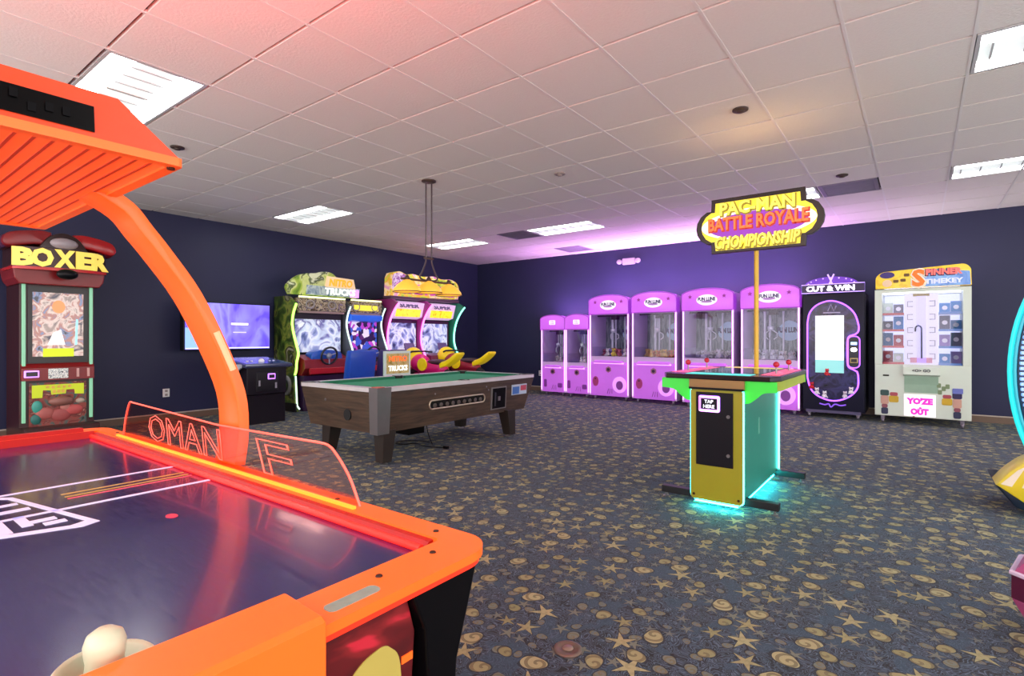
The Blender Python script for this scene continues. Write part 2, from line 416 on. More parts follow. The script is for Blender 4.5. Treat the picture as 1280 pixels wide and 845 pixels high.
# playfield
pf = bpy.data.materials.new('playfield'); pf.use_nodes = True
p = pf.node_tree.nodes['Principled BSDF']; p.inputs['Roughness'].default_value = .16; p.inputs['Base Color'].default_value = lin('#201c58'); p.inputs['Coat Weight'].default_value = .25; p.inputs['Coat Roughness'].default_value = .06
nz = pf.node_tree.nodes.new('ShaderNodeTexNoise'); nz.inputs['Scale'].default_value = 30; tcn = pf.node_tree.nodes.new('ShaderNodeTexCoord'); mpn = pf.node_tree.nodes.new('ShaderNodeMapping'); mpn.inputs['Scale'].default_value = (.6, 5, 1)
rr = pf.node_tree.nodes.new('ShaderNodeMapRange'); rr.inputs[3].default_value = .10; rr.inputs[4].default_value = .30
pf.node_tree.links.new(tcn.outputs['Object'], mpn.inputs[0]); pf.node_tree.links.new(mpn.outputs[0], nz.inputs['Vector']); pf.node_tree.links.new(nz.outputs[0], rr.inputs[0]); pf.node_tree.links.new(rr.outputs[0], p.inputs['Roughness'])
field = H('playfield', G().box(xi0, yi0, .764, xi1, yi1, ZF), pf)
wl = mat('field_white', '#d9d6ee', .35, emit='#cfcaff', es=.12, var=.03); pk = mat('field_pink', '#e8566a', .4); yl = mat('field_gold', '#c9a24a', .4)
zl = ZF + .0012
g = G()
for x in (-1.962, -1.692): g.box(x - .007, yi0 + .04, ZF - .001, x + .007, yi1 - .03, zl)
sub('field_line', g, wl, field)
for x, m in ((-1.85, yl), (-1.815, yl), (-1.79, pk)): sub('field_line', G().box(x - .004, .42, ZF - .001, x + .004, yi1 - .04, zl), m, field)
# logo outline: arrow headed plate round the table centre
cx, cy = -1.80, .22
def logo(sc): return [(cx - .12 * sc, cy + .115 * sc), (cx + .285 * sc, cy + .195 * sc), (cx + .30 * sc, cy + .16 * sc), (cx + .25 * sc, cy + .02 * sc), (cx + .16 * sc, cy - .13 * sc), (cx - .28 * sc, cy - .19 * sc), (cx - .30 * sc, cy - .05 * sc)]
g = G()
A, B = logo(1), logo(.9)
for k in range(len(A)):
    j = (k + 1) % len(A); g.prism([A[k], A[j], B[j], B[k]], 'z', ZF - .001, zl)
sub('field_logo', g, wl, field)
g = G()
for (x0, y0, x1, y1) in ((-1.72, .25, -1.57, .275), (-1.70, .295, -1.60, .315), (-1.64, .315, -1.615, .36), (-1.60, .33, -1.575, .37), (-1.78, .24, -1.755, .34), (-1.85, .2, -1.83, .33), (-1.92, .18, -1.9, .3), (-1.83, .255, -1.79, .275)): g.box(x0, y0, ZF - .001, x1, y1, zl)
sub('field_logo', g, wl, field)
sub('field_dot', G().prism(arc(-1.42, .53, .018, .012, 0, 345, 22), 'z', ZF - .001, zl), mat('field_red', '#d81e4a', .4), field)
# cushions round the field: red lit strips
cush = mat('cushion_red', '#8c0e0e', .4, emit='#ff1a10', es=.10, var=.05)
hot = glow('led_orange', '#ff5210', 3.2)
H('cushion', G().prism([(yi1 - .026, ZF), (yi1, ZF), (yi1 + .002, ZT - .004), (yi1 - .012, ZT - .006)], 'x', xi0 + .012, xi1 - .02), cush)
H('cushion', G().prism([(yi0 + .022, ZF), (yi0, ZF), (yi0 - .002, ZT - .004), (yi0 + .012, ZT - .006)], 'x', xi0 + .012, xi1 - .012), cush)
H('cushion', G().prism([(xi0 + .03, ZF), (xi0, ZF), (xi0 - .002, ZT - .002), (xi0 + .014, ZT + .002)], 'y', yi0 + .012, yi1 - .012), cush)
H('cushion_tube', G().cyl((xi0 + .02, yi1 - .024, ZF + .007), (xi1 - .03, yi1 - .024, ZF + .007), .0075, n=10), mat('tube_red', '#ff2a20', .3, emit='#ff2016', es=.55, var=0))
H('led_strip', G().box(-2.62, .772, ZT - .001, -1.05, .781, ZT + .006), hot)
H('led_strip', G().box(-2.62, -.338, ZT - .001, -1.05, -.329, ZT + .006), hot)
# far end riser behind the goal
H('goal_bar', G().prism([(xi0 - .005, ZT), (X0 + .03, ZT), (X0 + .03, ZT + .012), (xi0 - .015, ZT + .016)], 'y', -.28, .72), cush)
# near goal housing, label, screws, end panel
H('goal_housing', G().prism([(-.752, .796), (-.748, .822), (-.655, .818), (-.645, .812), (-.645, .60), (-.70, .58), (-.70, .796)], 'y', -.02, .432, .003), ORG)
H('label_plate', G().prism(rrect(-.705, .462, -.679, .556, .010), 'z', ZT - .001, ZT + .0015), mat('label_grey', '#7f9388', .5, var=.25, vscale=60))
scr = mat('screw_dark', '#3a1c10', .4, .6)
for x, y in ((-.722, .583), (-.722, .708), (-.796, .79), (-1.15, .80), (-2.7, .80)): H('screw', G().lathe([(.0065, 0), (.0055, .002), (0, .002)], (x, y, ZT), 12), scr)
H('screw', G().cyl((-.646, .405, .735), (-.642, .405, .735), .006, n=12), scr)
redart = art('end_panel_art', ['#2a0508', '#4a0a10', '#5c0e14', '#7c1a1e', '#c02436'], 14, 0, .35, dist=.6, stretch=(1, .35, 1))
endp = H('end_panel', G().prism([(-.20, .42), (.58, .42), (.625, .60), (.632, .70), (.612, .770), (-.25, .770)], 'x', -.72, -.688, .002), redart)
sub('panel_badge', G().prism(smoothcurve([(.39, .43), (.44, .60), (.50, .680), (.545, .702), (.578, .695), (.60, .640), (.592, .43)]), 'x', -.689, -.686), mat('badge_olive', '#b3a24e', .45), endp)
sub('panel_stripe', G().box(-.689, .602, .655, -.6862, .626, .668), ORG, endp)
# corner legs, black, sweeping inward to the floor
for sx in (0, 1):
    for sy in (0, 1):
        ys = [(.776, .771), (.612, .771), (.642, .70), (.648, .615), (.63, .40), (.60, .03), (.60, 0), (.72, 0), (.72, .03), (.705, .40), (.722, .615), (.752, .70)]
        if not sy: ys = [(.443 - y, z) for y, z in ys]
        xa, xb = (-.79, -.672) if sx else (-2.915, -2.797)
        lg = H('leg', G().prism(ys, 'x', xa, xb, .004), blackm)
# side guards: clear acrylic with lit edges and etched outline lettering
acr = glass('acrylic', '#ffdcd4', .05, .05)
etch = mat('etch_glow', '#ff6a5a', .4, emit='#ff5040', es=.6, var=0)
prof = smoothcurve([(-2.621, .792), (-2.60, .86), (-2.555, .935), (-2.52, .94)], 4)[:-1] + [(-1.78, .922)] + smoothcurve([(-1.22, .932), (-1.17, .924), (-1.10, .865), (-1.054, .792)], 4)
for y, yy in ((.795, .801), (-.358, -.352)):
    gd = H('side_guard', G().prism(prof, 'y', y, yy), acr)
    sub('lit_edge', G().tube([(x, (y + yy) / 2, z) for x, z in prof], .0032, 6), etch, gd)
    for s, w, x, z in (('OMAN', .60, -2.04, .862), ('F', .20, -1.44, .862)):
        o = text('etched_letters', s, .135, (x - t.location.x, y - t.location.y - .001, z), etch, gd, outline=.0016, width=w, shear=-.15)
# arch
def archpts(off):
    c = [(.828, .80), (.84, .90), (.83, 1.025), (.772, 1.18), (.70, 1.328), (.622, 1.44), (.575, 1.50), (.53, 1.555), (.45, 1.60)]
    c = smoothcurve(c, 4); out = []
    for i, (y, z) in enumerate(c):
        a = c[max(0, i - 1)]; b = c[min(len(c) - 1, i + 1)]; d = Vector((b[0] - a[0], b[1] - a[1])).normalized()
        out.append((y - d.y * off, z + d.x * off))
    return out
for sy in (1, -1):
    A = archpts(-.018); B = archpts(.018)
    poly = A + B[::-1]
    if sy < 0: poly = [(.443 - y, z) for y, z in poly]
    ar = H('arch', G().prism(poly, 'x', -1.832, -1.70, .005), ORG, None, True)
    if sy > 0:
        A = archpts(-.034); A = A[3:16]
        sub('arch_lamp', G().tube([(-1.699, y, z) for y, z in archpts(.0)[10:14]], .010, 6), mat('arch_pad', '#ff9a7a', .3, emit='#ff8a60', es=.6), ar)
# canopy with scoreboard
cz0, cz1 = 1.578, 1.688
cyn, cyf, cxn, cxf = -.056, .499, -2.405, -1.29
hood = G()
def quadring(r): return [(r[0], r[1]), (r[2], r[1]), (r[2], r[3]), (r[0], r[3])]
hood.frustum((cxn, cyn, cxf, cyf, cz0 + .012), (cxn + .02, cyn + .112, cxf - .012, cyf - .112, cz1))
hd = H('canopy', hood, ORG2, None)
obj('canopy_rim', ringprism(G(), [(x - t.location.x, y - t.location.y) for x, y in rrect(cxn - .004, cyn - .004, cxf + .006, cyf + .004, .01, 2)], [(x - t.location.x, y - t.location.y) for x, y in rrect(cxn + .02, cyn + .02, cxf - .02, cyf - .02, .01, 2)], cz0 - .004, cz0 + .014), ORG, hd)
sub('canopy_diffuser', G().box(cxn + .02, cyn + .02, cz0 + .002, cxf - .02, cyf - .02, cz0 + .010), mat('canopy_lens', '#ff6a20', .3, emit='#ff4810', es=.30, var=.3, vscale=6), hd)
for k in range(18):
    y = cyn + .04 + k * .0275
    sub('diffuser_rib', G().box(cxn + .03, y, cz0 + .0005, cxf - .03, y + .006, cz0 + .003), ORG2, hd)
for sx, x in ((1, cxf), (-1, cxn)):
    fx = (lambda z: x - sx * .012 * (z - cz0) / .11)
    g = G()
    a, b = fx(1.604) , fx(1.656)
    g.prism([(a + sx * .004, 1.604), (b + sx * .004, 1.656), (b - sx * .01, 1.656), (a - sx * .01, 1.604)], 'y', .098, .345)
    dsp = H('scoreboard_display', g, mat('display_black', '#040405', .3, spec=.08))
    g = G()
    for (yy, zz) in ((.125, 1.63), (.15, 1.63), (.27, 1.63), (.295, 1.63), (.245, 1.622), (.22, 1.64)): g.box(x + sx * .0028 - .002, yy, zz - .008, x + sx * .0028 - .0006, yy + .012, zz + .008)
    sub('digit', g, mat('digit_unlit', '#060609', .3, spec=.08), dsp)
sub('canopy_added_uplight', G().box(cxn + .10, cyn + .14, cz1 + .0005, cxf - .10, cyf - .14, cz1 + .006), glow('added_red_uplight', '#ff2c1e', 44), hd)  # added unseen strip on the canopy, reddens the ceiling above
H('canopy_bolt', G().cyl((cxf - .02, cyf - .012, cz0 - .008), (cxf - .02, cyf - .012, cz0 - .002), .008, n=10), scr)

# mallet lying on the field
t = thing('air_hockey_mallet', 'pale green-white air hockey mallet with round knob on the dark playfield', 'mallet', (-.785, .220, ZF))
mw = mat('mallet_white', '#b9c2a6', .4)
obj('base', G().lathe([(.049, 0), (.052, .006), (.052, .030), (.048, .034), (.043, .030), (.039, .014), (.024, .012), (0, .012)], (0, 0, 0), 36), mw, t, True)
obj('knob', G().lathe([(.022, .012), (.0195, .036), (.021, .046), (.022, .056), (.0185, .067), (.0095, .0735), (0, .0745)], (0, 0, 0), 28), mw, t, True)

# ------------------------------------------------------------------ pool table
t = thing('pool_table', 'coin-operated pool table with green cloth and brown wood sides', 'pool table', (-4.595, 4.445, 0))
P = lambda n, g, m, s=False, par=None: obj(n, g, m, t, s, world=True)
def psub(n, g, m, par, s=False):
    bmesh.ops.translate(g.bm, verts=g.bm.verts, vec=-Vector(t.location)); return obj(n, g, m, par, s)
wood = bpy.data.materials.new('pool_wood'); wood.use_nodes = True
wn = wood.node_tree; wp_ = wn.nodes['Principled BSDF']; wp_.inputs['Roughness'].default_value = .42
tcn = wn.nodes.new('ShaderNodeTexCoord'); mpn = wn.nodes.new('ShaderNodeMapping'); mpn.inputs['Scale'].default_value = (1.2, 1.2, 14)
wv = wn.nodes.new('ShaderNodeTexNoise'); wv.inputs['Scale'].default_value = 3; wv.inputs['Detail'].default_value = 6; wv.inputs['Distortion'].default_value = .6
cr = wn.nodes.new('ShaderNodeValToRGB'); cr.color_ramp.elements[0].color = lin('#33251c'); cr.color_ramp.elements[1].color = lin('#54402f'); cr.color_ramp.elements[0].position = .35; cr.color_ramp.elements[1].position = .68
wn.links.new(tcn.outputs['Object'], mpn.inputs[0]); wn.links.new(mpn.outputs[0], wv.inputs['Vector']); wn.links.new(wv.outputs[0], cr.inputs[0]); wn.links.new(cr.outputs[0], wp_.inputs['Base Color'])
px0, px1, py0, py1 = -5.24, -3.95, 3.17, 5.72
body = P('cabinet', G().frustum((px0 + .17, py0 + .03, px1 - .03, py1 - .22, .31), (px0 + .03, py0 + .012, px1 - .01, py1 - .02, .70)), wood)
railm = mat('rail_grey', '#cfccce', .3, .2); trim = mat('rail_trim', '#4a4340', .35, .3)
g = ringprism(G(), rrect(px0, py0, px1, py1, .06, 4), rrect(px0 + .105, py0 + .105, px1 - .105, py1 - .105, .06, 4), .695, .732)
P('rail', g, railm)
cloth = mat('pool_cloth', '#2a9a72', .85, var=.08, vscale=30)
P('cloth_bed', G().box(px0 + .10, py0 + .10, .69, px1 - .10, py1 - .10, .703), cloth)
c2 = mat('cushion_green', '#1b7355', .8)
ym = (py0 + py1) / 2
for (a, b, c_, d) in ((px0 + .095, py0 + .19, px0 + .145, ym - .08), (px0 + .095, ym + .08, px0 + .145, py1 - .19), (px1 - .145, py0 + .19, px1 - .095, ym - .08), (px1 - .145, ym + .08, px1 - .095, py1 - .19), (px0 + .19, py0 + .095, px1 - .19, py0 + .145), (px0 + .19, py1 - .145, px1 - .19, py1 - .095)):
    P('cushion', G().box(a, b, .70, c_, d, .731, .006), c2)
pkm = mat('pocket_black', '#08080a', .7)
for x, y in ((px0 + .11, py0 + .11), (px1 - .11, py0 + .11), (px0 + .11, py1 - .11), (px1 - .11, py1 - .11), (px0 + .09, ym), (px1 - .09, ym)):
    P('pocket', G().lathe([(.066, .700), (.068, .7345), (.052, .7345), (.050, .708), (0, .708)], (x, y, 0), 20), pkm, True)
# corner castings
chrome = mat('casting_grey', '#8e8a8c', .28, .75)
for sx, sy in ((1, 0), (0, 0), (1, 1), (0, 1)):
    x = px1 - .005 if sx else px0 + .005; y = py0 + .005 if not sy else py1 - .005; dx = -1 if sx else 1; dy = 1 if not sy else -1
    if sx and not sy:
        P('corner_casting', G().frustum((x - .125, y + .012, x - .014, y + .15, .30), (x - .115, y - .008, x + .008, y + .16, .738)), chrome)
        P('corner_cap', G().prism(rrect(x - .10, y - .004, x + .004, y + .10, .03), 'z', .736, .743), mat('cap_red', '#c0503c', .4))
    else:
        P('corner_cap', G().prism(rrect(min(x, x + dx * .13), min(y, y + dy * .13), max(x, x + dx * .13), max(y, y + dy * .13), .03), 'z', .70, .737), trim)
legm = mat('leg_dark', '#2c2420', .3)
for x, y in ((-4.03, 3.31), (-4.93, 3.33), (-3.98, 5.20), (-4.86, 5.28)):
    sx = 1 if x > -4.5 else -1; sy = -1 if y < 4.4 else 1
    lg = P('leg', G().frustum((x - .052, y - .052, x + .052, y + .052, .03), (x - .075 - sx * .02, y - .075 - sy * .03, x + .075 - sx * .02, y + .075 - sy * .03, .33)), legm)
    psub('leveler', G().lathe([(.04, 0), (.04, .012), (.015, .016), (.015, .031)], (x, y, 0), 14), chrome, lg)
# side fittings on the +x long side (the side leans; put fittings on small blocks)
def side(y0, z0, y1, z1, m, n, th=.008, off=0, par=None):
    fx = lambda z: px1 - .01 - .02 * (.70 - z) / .39
    gg = G().prism([(fx(z0) - .004, z0), (fx(z1) - .004, z1), (fx(z1) + th + off, z1), (fx(z0) + th + off, z0)], 'y', y0, y1)
    return P(n, gg, m) if par is None else psub(n, gg, m, par)
wf = mat('window_frame_pale', '#b8a894', .35, .5)
fr = G(); fx = lambda z: px1 - .01 - .02 * (.70 - z) / .39
lp = [(y, z) for y, z in rrect(3.84, .472, 4.71, .560, .042)]
win = P('ball_window', G().prism(lp, 'x', fx(.5) - .01, fx(.5) + .006), mat('ball_window_dark', '#14100e', .15))
psub('window_frame', G().tube([(fx(.5) + .008, y, z) for y, z in lp], .008, 6, True), wf, win)
for k in range(9): psub('rack_slot', G().ball((fx(.5) + .004, 3.92 + k * .09, .505), (.006, .03, .026), 10, 6), mat('rack_slot_brown', '#4a4038', .3), win)  # plain brown ovals along the ball window
co = side(4.825, .358, 5.115, .622, mat('coin_frame', '#8c8884', .35, .6), 'coin_mechanism', .008)
side(4.855, .372, 5.095, .608, blackm, 'coin_plate', .012, 0, co)
side(4.95, .46, 4.985, .51, chrome, 'coin_lock', .022, 0, co)
side(4.885, .40, 4.91, .56, mat('coin_slot', '#2a2a30', .4), 'coin_slide', .018, 0, co)
st = side(5.225, .50, 5.53, .625, mat('sticker_white', '#b9c4d8', .4), 'sticker', .010)
side(5.235, .51, 5.37, .60, mat('sticker_blue', '#3f6fb8', .4), 'sticker_print', .0115, 0, st)
side(5.40, .545, 5.52, .61, mat('sticker_red', '#b8485a', .4), 'sticker_print', .0115, 0, st)
fy = lambda z: py0 + .012 + .018 * (.70 - z) / .39
P('ball_return', G().cyl((-4.42, fy(.455) - .012, .455), (-4.42, fy(.455) + .04, .455), .055), pkm)
for x, z in ((-4.78, .58),): P('rail_bolt', G().cyl((x, fy(z) - .006, z), (x, fy(z) + .02, z), .014, n=12), chrome)
for y, z in ((3.92, .625), (4.74, .64), (4.78, .60)): P('rail_bolt', G().cyl((fx(z) + .006, y, z), (fx(z) - .02, y, z), .010, n=12), chrome)
P('centre_pedestal', G().box(-4.72, 4.05, .12, -4.5, 4.28, .32), blackm)
t = thing('power_cord', 'thin black power cord hanging and coiled beneath the pool table', 'cord', (-4.4, 4.2, 0))
obj('cable', G().tube(smoothcurve([(.0, .0, .30), (.03, .02, .12), (.06, .05, .012), (-.05, .12, .009), (-.22, .10, .009), (-.36, -.02, .009), (-.33, -.15, .009), (-.2, -.16, .009), (-.12, -.02, .009), (.08, -.08, .009), (.3, .0, .009)], 5), .005, 6), blackm, t, True)
obj('plug', G().box(.29, -.018, .0, .35, .018, .03, .004), blackm, t)

# pendant billiard lamp
t = thing('billiard_lamp', 'hanging billiard lamp with three amber bowl shades over the pool table', 'pendant lamp', (-4.52, 4.37, CEIL))
br = mat('lamp_bronze', '#5a4640', .4, .6); rod = mat('lamp_rod', '#54464a', .4, .4)
obj('ceiling_plate', G().lathe([(.085, 0), (.085, -.012), (.06, -.022), (0, -.022)], (0, 0, 0), 20), br, t, True)
for s in (-1, 1):
    obj('rod', G().cyl((0, s * .045, -.015), (0, s * .045, -.90), .009, n=8), rod, t)
    obj('bracket_arm', G().tube(smoothcurve([(0, s * .045, -.89), (0, s * .05, -.95), (0, s * .10, -1.06), (0, s * .14, -1.12), (0, s * .10, -1.15), (0, 0, -1.155)], 4), .010, 6), rod, t, True)
obj('coupler', G().box(-.015, -.07, -.91, .015, .07, -.89, .004), br, t)
obj('crossbar', G().cyl((0, -.42, -1.165), (0, .42, -1.165), .012, n=10), br, t)
shade = mat('amber_shade', '#e0a83c', .35, emit='#ffb43a', es=.35, var=.15, vscale=14)
for y in (-.33, 0, .33):
    z = -1.17 if y else -1.16
    sh = obj('shade', G().lathe([(.028, z), (.06, z - .02), (.115, z - .06), (.15, z - .105), (.158, z - .135), (.150, z - .135), (.142, z - .105), (.108, z - .064), (.05, z - .03)], (0, y, 0), 28), shade, t, True)
    obj('finial', G().lathe([(.012, z + .05), (.02, z + .035), (.03, z + .02), (.034, z - .002), (0, z - .002)], (0, y, 0), 12), br, sh, True)
    obj('bulb', G().ball((0, y, z - .08), .032), glow('bulb_warm', '#ffdfa0', 6), sh, True)
    obj('shade_rim', G().tube([(.156 * math.cos(a), y + .156 * math.sin(a), z - .136) for a in [2 * PI * k / 24 for k in range(24)]], .005, 6, True), br, sh)

# ------------------------------------------------------------------ pink claw machines
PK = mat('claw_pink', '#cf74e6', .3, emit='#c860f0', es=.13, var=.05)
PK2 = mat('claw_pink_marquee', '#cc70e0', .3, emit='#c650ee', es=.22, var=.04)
LIL = mat('claw_lilac_frame', '#cdb2dc', .3, var=.03)
LED = glow('claw_led', '#ee8aff', 1.5)
ADD_UP = glow('claw_added_uplight', '#e2a6f6', 28)  # added uplight, tints the ceiling purple over the row
INL = glow('claw_inner_lamp', '#fff6ff', 8.0)
glz = glass('cabinet_glass', '#f4f4fa', .025)
DKP = mat('claw_dark', '#38163e', .4); plate = mat('claw_plate', '#8a3aa0', .35); cap = mat('claw_marks', '#7c2a9a', .4)
signw = mat('claw_sign_white', '#efe6f6', .4, emit='#ffffff', es=.25, var=0); ink = mat('claw_ink', '#3a2a66', .5)
pole = mat('claw_white_metal', '#e2e6ea', .3, .2); backp = art('claw_backdrop', ['#4c565e', '#6c787e', '#94a0a2', '#5a646c'], 5, 0, .25, stretch=(2.5, 1, .6))
cloud = mat('cloud_blue', '#a9c4da', .4, emit='#a9c4da', es=.1)
castm = mat('caster_grey', '#8d8494', .35, .4)
def casters(t, w, d, zb):
    for sx in (-1, 1):
        for y in (.08, d - .08):
            c = obj('caster', G().cyl((sx * (w / 2 - .09) - .014, y, .035), (sx * (w / 2 - .09) + .014, y, .035), .035, n=14), castm, t, True)
            obj('caster_fork', G().box(sx * (w / 2 - .09) - .022, y - .02, .04, sx * (w / 2 - .09) + .022, y + .02, zb + .005), castm, c)
def claw(x, y, w, h, big, label, seed):
    d = .66
    t = thing('claw_machine', label, 'claw machine', (x, y, 0), 0, 'pink claw machines along the back wall')
    zb = .075; k = h / 2.04
    zs, zg0, zg1 = .74 * k, .83 * k, 1.67 * k
    hw = w / 2
    # lower cabinet with a bulging front
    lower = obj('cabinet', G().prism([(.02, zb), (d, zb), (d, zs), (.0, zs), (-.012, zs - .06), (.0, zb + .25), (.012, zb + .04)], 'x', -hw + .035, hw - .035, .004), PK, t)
    obj('sill_panel', G().box(-hw + .035, .004, zs, hw - .035, d, zg0, .004), LIL, t)
    obj('sill_light', G().box(-hw + .10, -.018, zs - .035, hw - .10, -.004, zs - .012, .004), mat('sill_glow', '#ffd2f4', .3, emit='#ffb8ff', es=.5, var=0), t)
    obj('control_ledge', G().prism([(.0, zs - .005), (-.055, zs - .02), (-.06, zs - .002), (.0, zs + .03)], 'x', -hw + .12, hw - .12, .003), PK, t)
    # columns with led strips
    for s in (-1, 1):
        c = obj('corner_post', G().box(s * hw - (.035 if s > 0 else 0), .0, zb, s * hw + (.035 if s < 0 else 0), d, 1.96 * k, .004), LIL, t)
        obj('led_strip', G().box(s * (hw - .0175) - .010, -.008, zb + .04, s * (hw - .0175) + .010, .001, 1.93 * k), LED, c)
    obj('back_panel', G().box(-hw + .035, d - .02, zg0, hw - .035, d, zg1 + .1), backp, t)
    obj('window_glass', G().box(-hw + .036, .012, zg0, hw - .036, .017, zg1), glz, t)
    for za, zb_ in ((zg0 - .002, zg0 + .018), (zg1 - .015, zg1)): obj('window_frame', G().box(-hw + .035, .002, za, hw - .035, .02, zb_), LIL, t)
    # marquee with arched top
    top = [(-hw + .0, zg1)] + [(hw, zg1)] + arc(0, 1.93 * k, hw, .11 * k, 0, 180, 16)
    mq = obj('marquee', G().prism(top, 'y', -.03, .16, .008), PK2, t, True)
    obj('marquee_rim', G().tube([(px, -.03, pz) for px, pz in top], .009, 6, True), mat('marquee_rim', '#b44ad6', .3), mq)
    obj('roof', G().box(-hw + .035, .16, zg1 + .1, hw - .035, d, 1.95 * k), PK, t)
    obj('roof_light', G().box(-hw + .08, .18, 1.950 * k, hw - .08, .40, 1.956 * k), ADD_UP, t)  # invented strip on the roof, throws purple onto the ceiling
    zc = 1.845 * k
    el = arc(0, zc, hw * .40, .092 * k, 0, 352.5, 40)
    if big:
        b = obj('marquee_badge', G().prism(el, 'y', -.038, -.030), signw, mq)
        text('badge_text', 'FUN LUNE', .082, (0, -.040, zc + .015), ink, b, .002, width=hw * .68, bold=.004)
        obj('badge_underline', G().prism(arc(0, zc - .03, hw * .22, .02, 0, 345, 20), 'y', -.040, -.037), mat('badge_lilac', '#b98ad0', .4), b)
        for s in (-1, 1):
            st = []
            for q in range(10):
                a = PI / 2 + q * PI / 5; r = .038 if q % 2 == 0 else .017
                st.append((s * hw * .66 + r * math.cos(a), zc + .06 + r * math.sin(a)))
            obj('marquee_star', G().prism(st, 'y', -.036, -.030), mat('star_magenta', '#a02098', .4), mq)
    else:
        b = obj('marquee_badge', G().prism(rrect(-.075, zc - .045, .075, zc + .05, .02), 'y', -.038, -.030), signw, mq)
        text('badge_text', 'FUN\nLUNE', .04, (0, -.040, zc), mat('badge_pink', '#c87ae0', .4), b, .002)
    # inside: lamp, gantry, poles, claw, plaque, prize bed
    obj('inner_lamp', G().box(-hw + .06, .05, zg1 + .012, hw - .06, .10, zg1 + .03), INL, t)
    gan = obj('gantry', G().box(-hw + .04, .26, zg1 - .04, hw - .04, .30, zg1 - .01).box(-.06, .22, zg1 - .10, .06, .34, zg1 - .03), DKP, t)
    cl = obj('claw', G().cyl((-.04, .28, zg1 - .32), (-.04, .28, zg1 - .09), .012, n=8).lathe([(.0, 0), (.045, .015), (.05, .07), (.0, .08)], (-.04, .28, zg1 - .36), 12), pole, gan, True)
    for q in range(3):
        a = 2 * PI * q / 3 + .5; ca, sa = math.cos(a), math.sin(a)
        obj('claw_prong', G().tube([(-.04 + ca * .03, .28 + sa * .03, zg1 - .35), (-.04 + ca * .10, .28 + sa * .10, zg1 - .40), (-.04 + ca * .10, .28 + sa * .10, zg1 - .46), (-.04 + ca * .05, .28 + sa * .05, zg1 - .50)], .008, 6), pole, gan)
    for qx, qr in ((-.20 * w, .022), (-.11 * w, .016), (.13 * w, .016)): obj('inner_pole', G().cyl((qx, .50, zg0), (qx, .50, zg1), qr, n=10), pole, t)
    obj('prize_chute', G().box(-hw + .05, .03, zg0, -hw + .28 * w, .24, zg0 + .20), glz, t)
    obj('prize_floor', G().box(-hw + .035, .02, zg0 - .004, hw - .035, d - .02, zg0 + .012), LIL, t)
    if big:
        cp = smoothcurve([(.02, zg0 + .40), (.0, zg0 + .50), (.07, zg0 + .60), (.17, zg0 + .66), (.29, zg0 + .61), (.35, zg0 + .51), (.33, zg0 + .40), (.24, zg0 + .33), (.12, zg0 + .33), (.02, zg0 + .40)], 4)[:-1]
        cl = obj('plaque', G().prism([(px * w / .86, pz) for px, pz in cp], 'y', d - .05, d - .025), cloud, t)
        text('plaque_text', 'FUN LUNE', .11, (.175 * w / .86, d - .055, zg0 + .50), ink, cl, .003, width=.36, bold=.008)
    # fittings on the lower front
    zf = zb + .42 * k
    yb = -.004
    hexp = [(.06 * math.cos(a), zf + .10 * k + .06 * math.sin(a)) for a in [PI / 6 + q * PI / 3 for q in range(6)]]
    hx = obj('coin_slot', G().prism(hexp, 'y', yb - .014, .02), mat('coin_gold', '#a86a8e', .35, .4), t)
    obj('coin_button', G().cyl((0, yb - .02, zf + .10 * k), (0, yb - .012, zf + .10 * k), .03, n=14), DKP, hx)
    if big:
        dr = obj('prize_door', G().prism(arc(.23, zb + .23, .145, .155, 0, 348, 30), 'y', -.014, .03), mat('door_ring', '#e2a4f0', .3, emit='#e08af8', es=.3), t)
        obj('door_flap', G().prism(arc(.235, zb + .22, .07, .085, 0, 345, 24), 'y', -.022, -.012), plate, dr)
        pt = obj('coin_door', G().prism(arc(-.28, zb + .28, .062, .095, 0, 345, 24), 'y', -.012, .03), mat('coin_door_red', '#b0387c', .35), t)
        obj('lock', G().cyl((-.28, -.02, zb + .33), (-.28, -.010, zb + .33), .016, n=10), DKP, pt)
    else:
        obj('coin_door', G().prism(rrect(-.22, zb + .10, -.16, zb + .26, .02), 'y', -.01, .03), plate, t)
        obj('prize_door', G().prism(rrect(.12, zb + .10, .22, zb + .19, .02), 'y', -.01, .03), plate, t)
    for q in range(3): obj('panel_burst', G().prism([(-.04 + q * .05, zb + .05), (-.03 + q * .05, zb + .05), (.01 + q * .03, zb + .17 + .03 * (q == 1)), (-.0 + q * .03, zb + .17)], 'y', .006, .016), cap, t)
    casters(t, w, d, zb)
    return t, zg0 + .012, d, w
R = random.Random(3)
PLUSH = {'white': ['#e8e6e2', '#cfd0d6', '#f0e9dc', '#b9b4bc'], 'orange': ['#e08a30', '#d8b05a', '#c86a3a'], 'mix': ['#d6c34a', '#b8586a', '#8a7ab8', '#d8d4cc', '#5a6a58'], 'pale': ['#dfe2d8', '#c9c2cc', '#a8a4a4']}
def plush(x, y, z, s, col, label, group, parent=None):
    t = thing('plush_toy', label, 'plush toy', (x, y, z), R.uniform(-.9, .9), group)
    m = mat('plush_' + col, col, .85)
    obj('body', G().ball((0, 0, s * .42), (s * .46, s * .4, s * .42), 10, 7), m, t, True)
    obj('head', G().ball((0, -s * .12, s * 1.02), (s * .36, s * .34, s * .33), 10, 7), m, t, True)
    for q in (-1, 1):
        obj('ear', G().ball((q * s * .27, -s * .08, s * 1.3), (s * .13, s * .08, s * .13), 8, 5), m, t, True)
        obj('paw', G().ball((q * s * .36, -s * .34, s * .2), (s * .15, s * .2, s * .15), 8, 5), m, t, True)
    obj('muzzle', G().ball((0, -s * .44, s * .96), (s * .14, s * .09, s * .1), 8, 5), mat('plush_face', '#5a4a4a', .8), t, True)
    return t
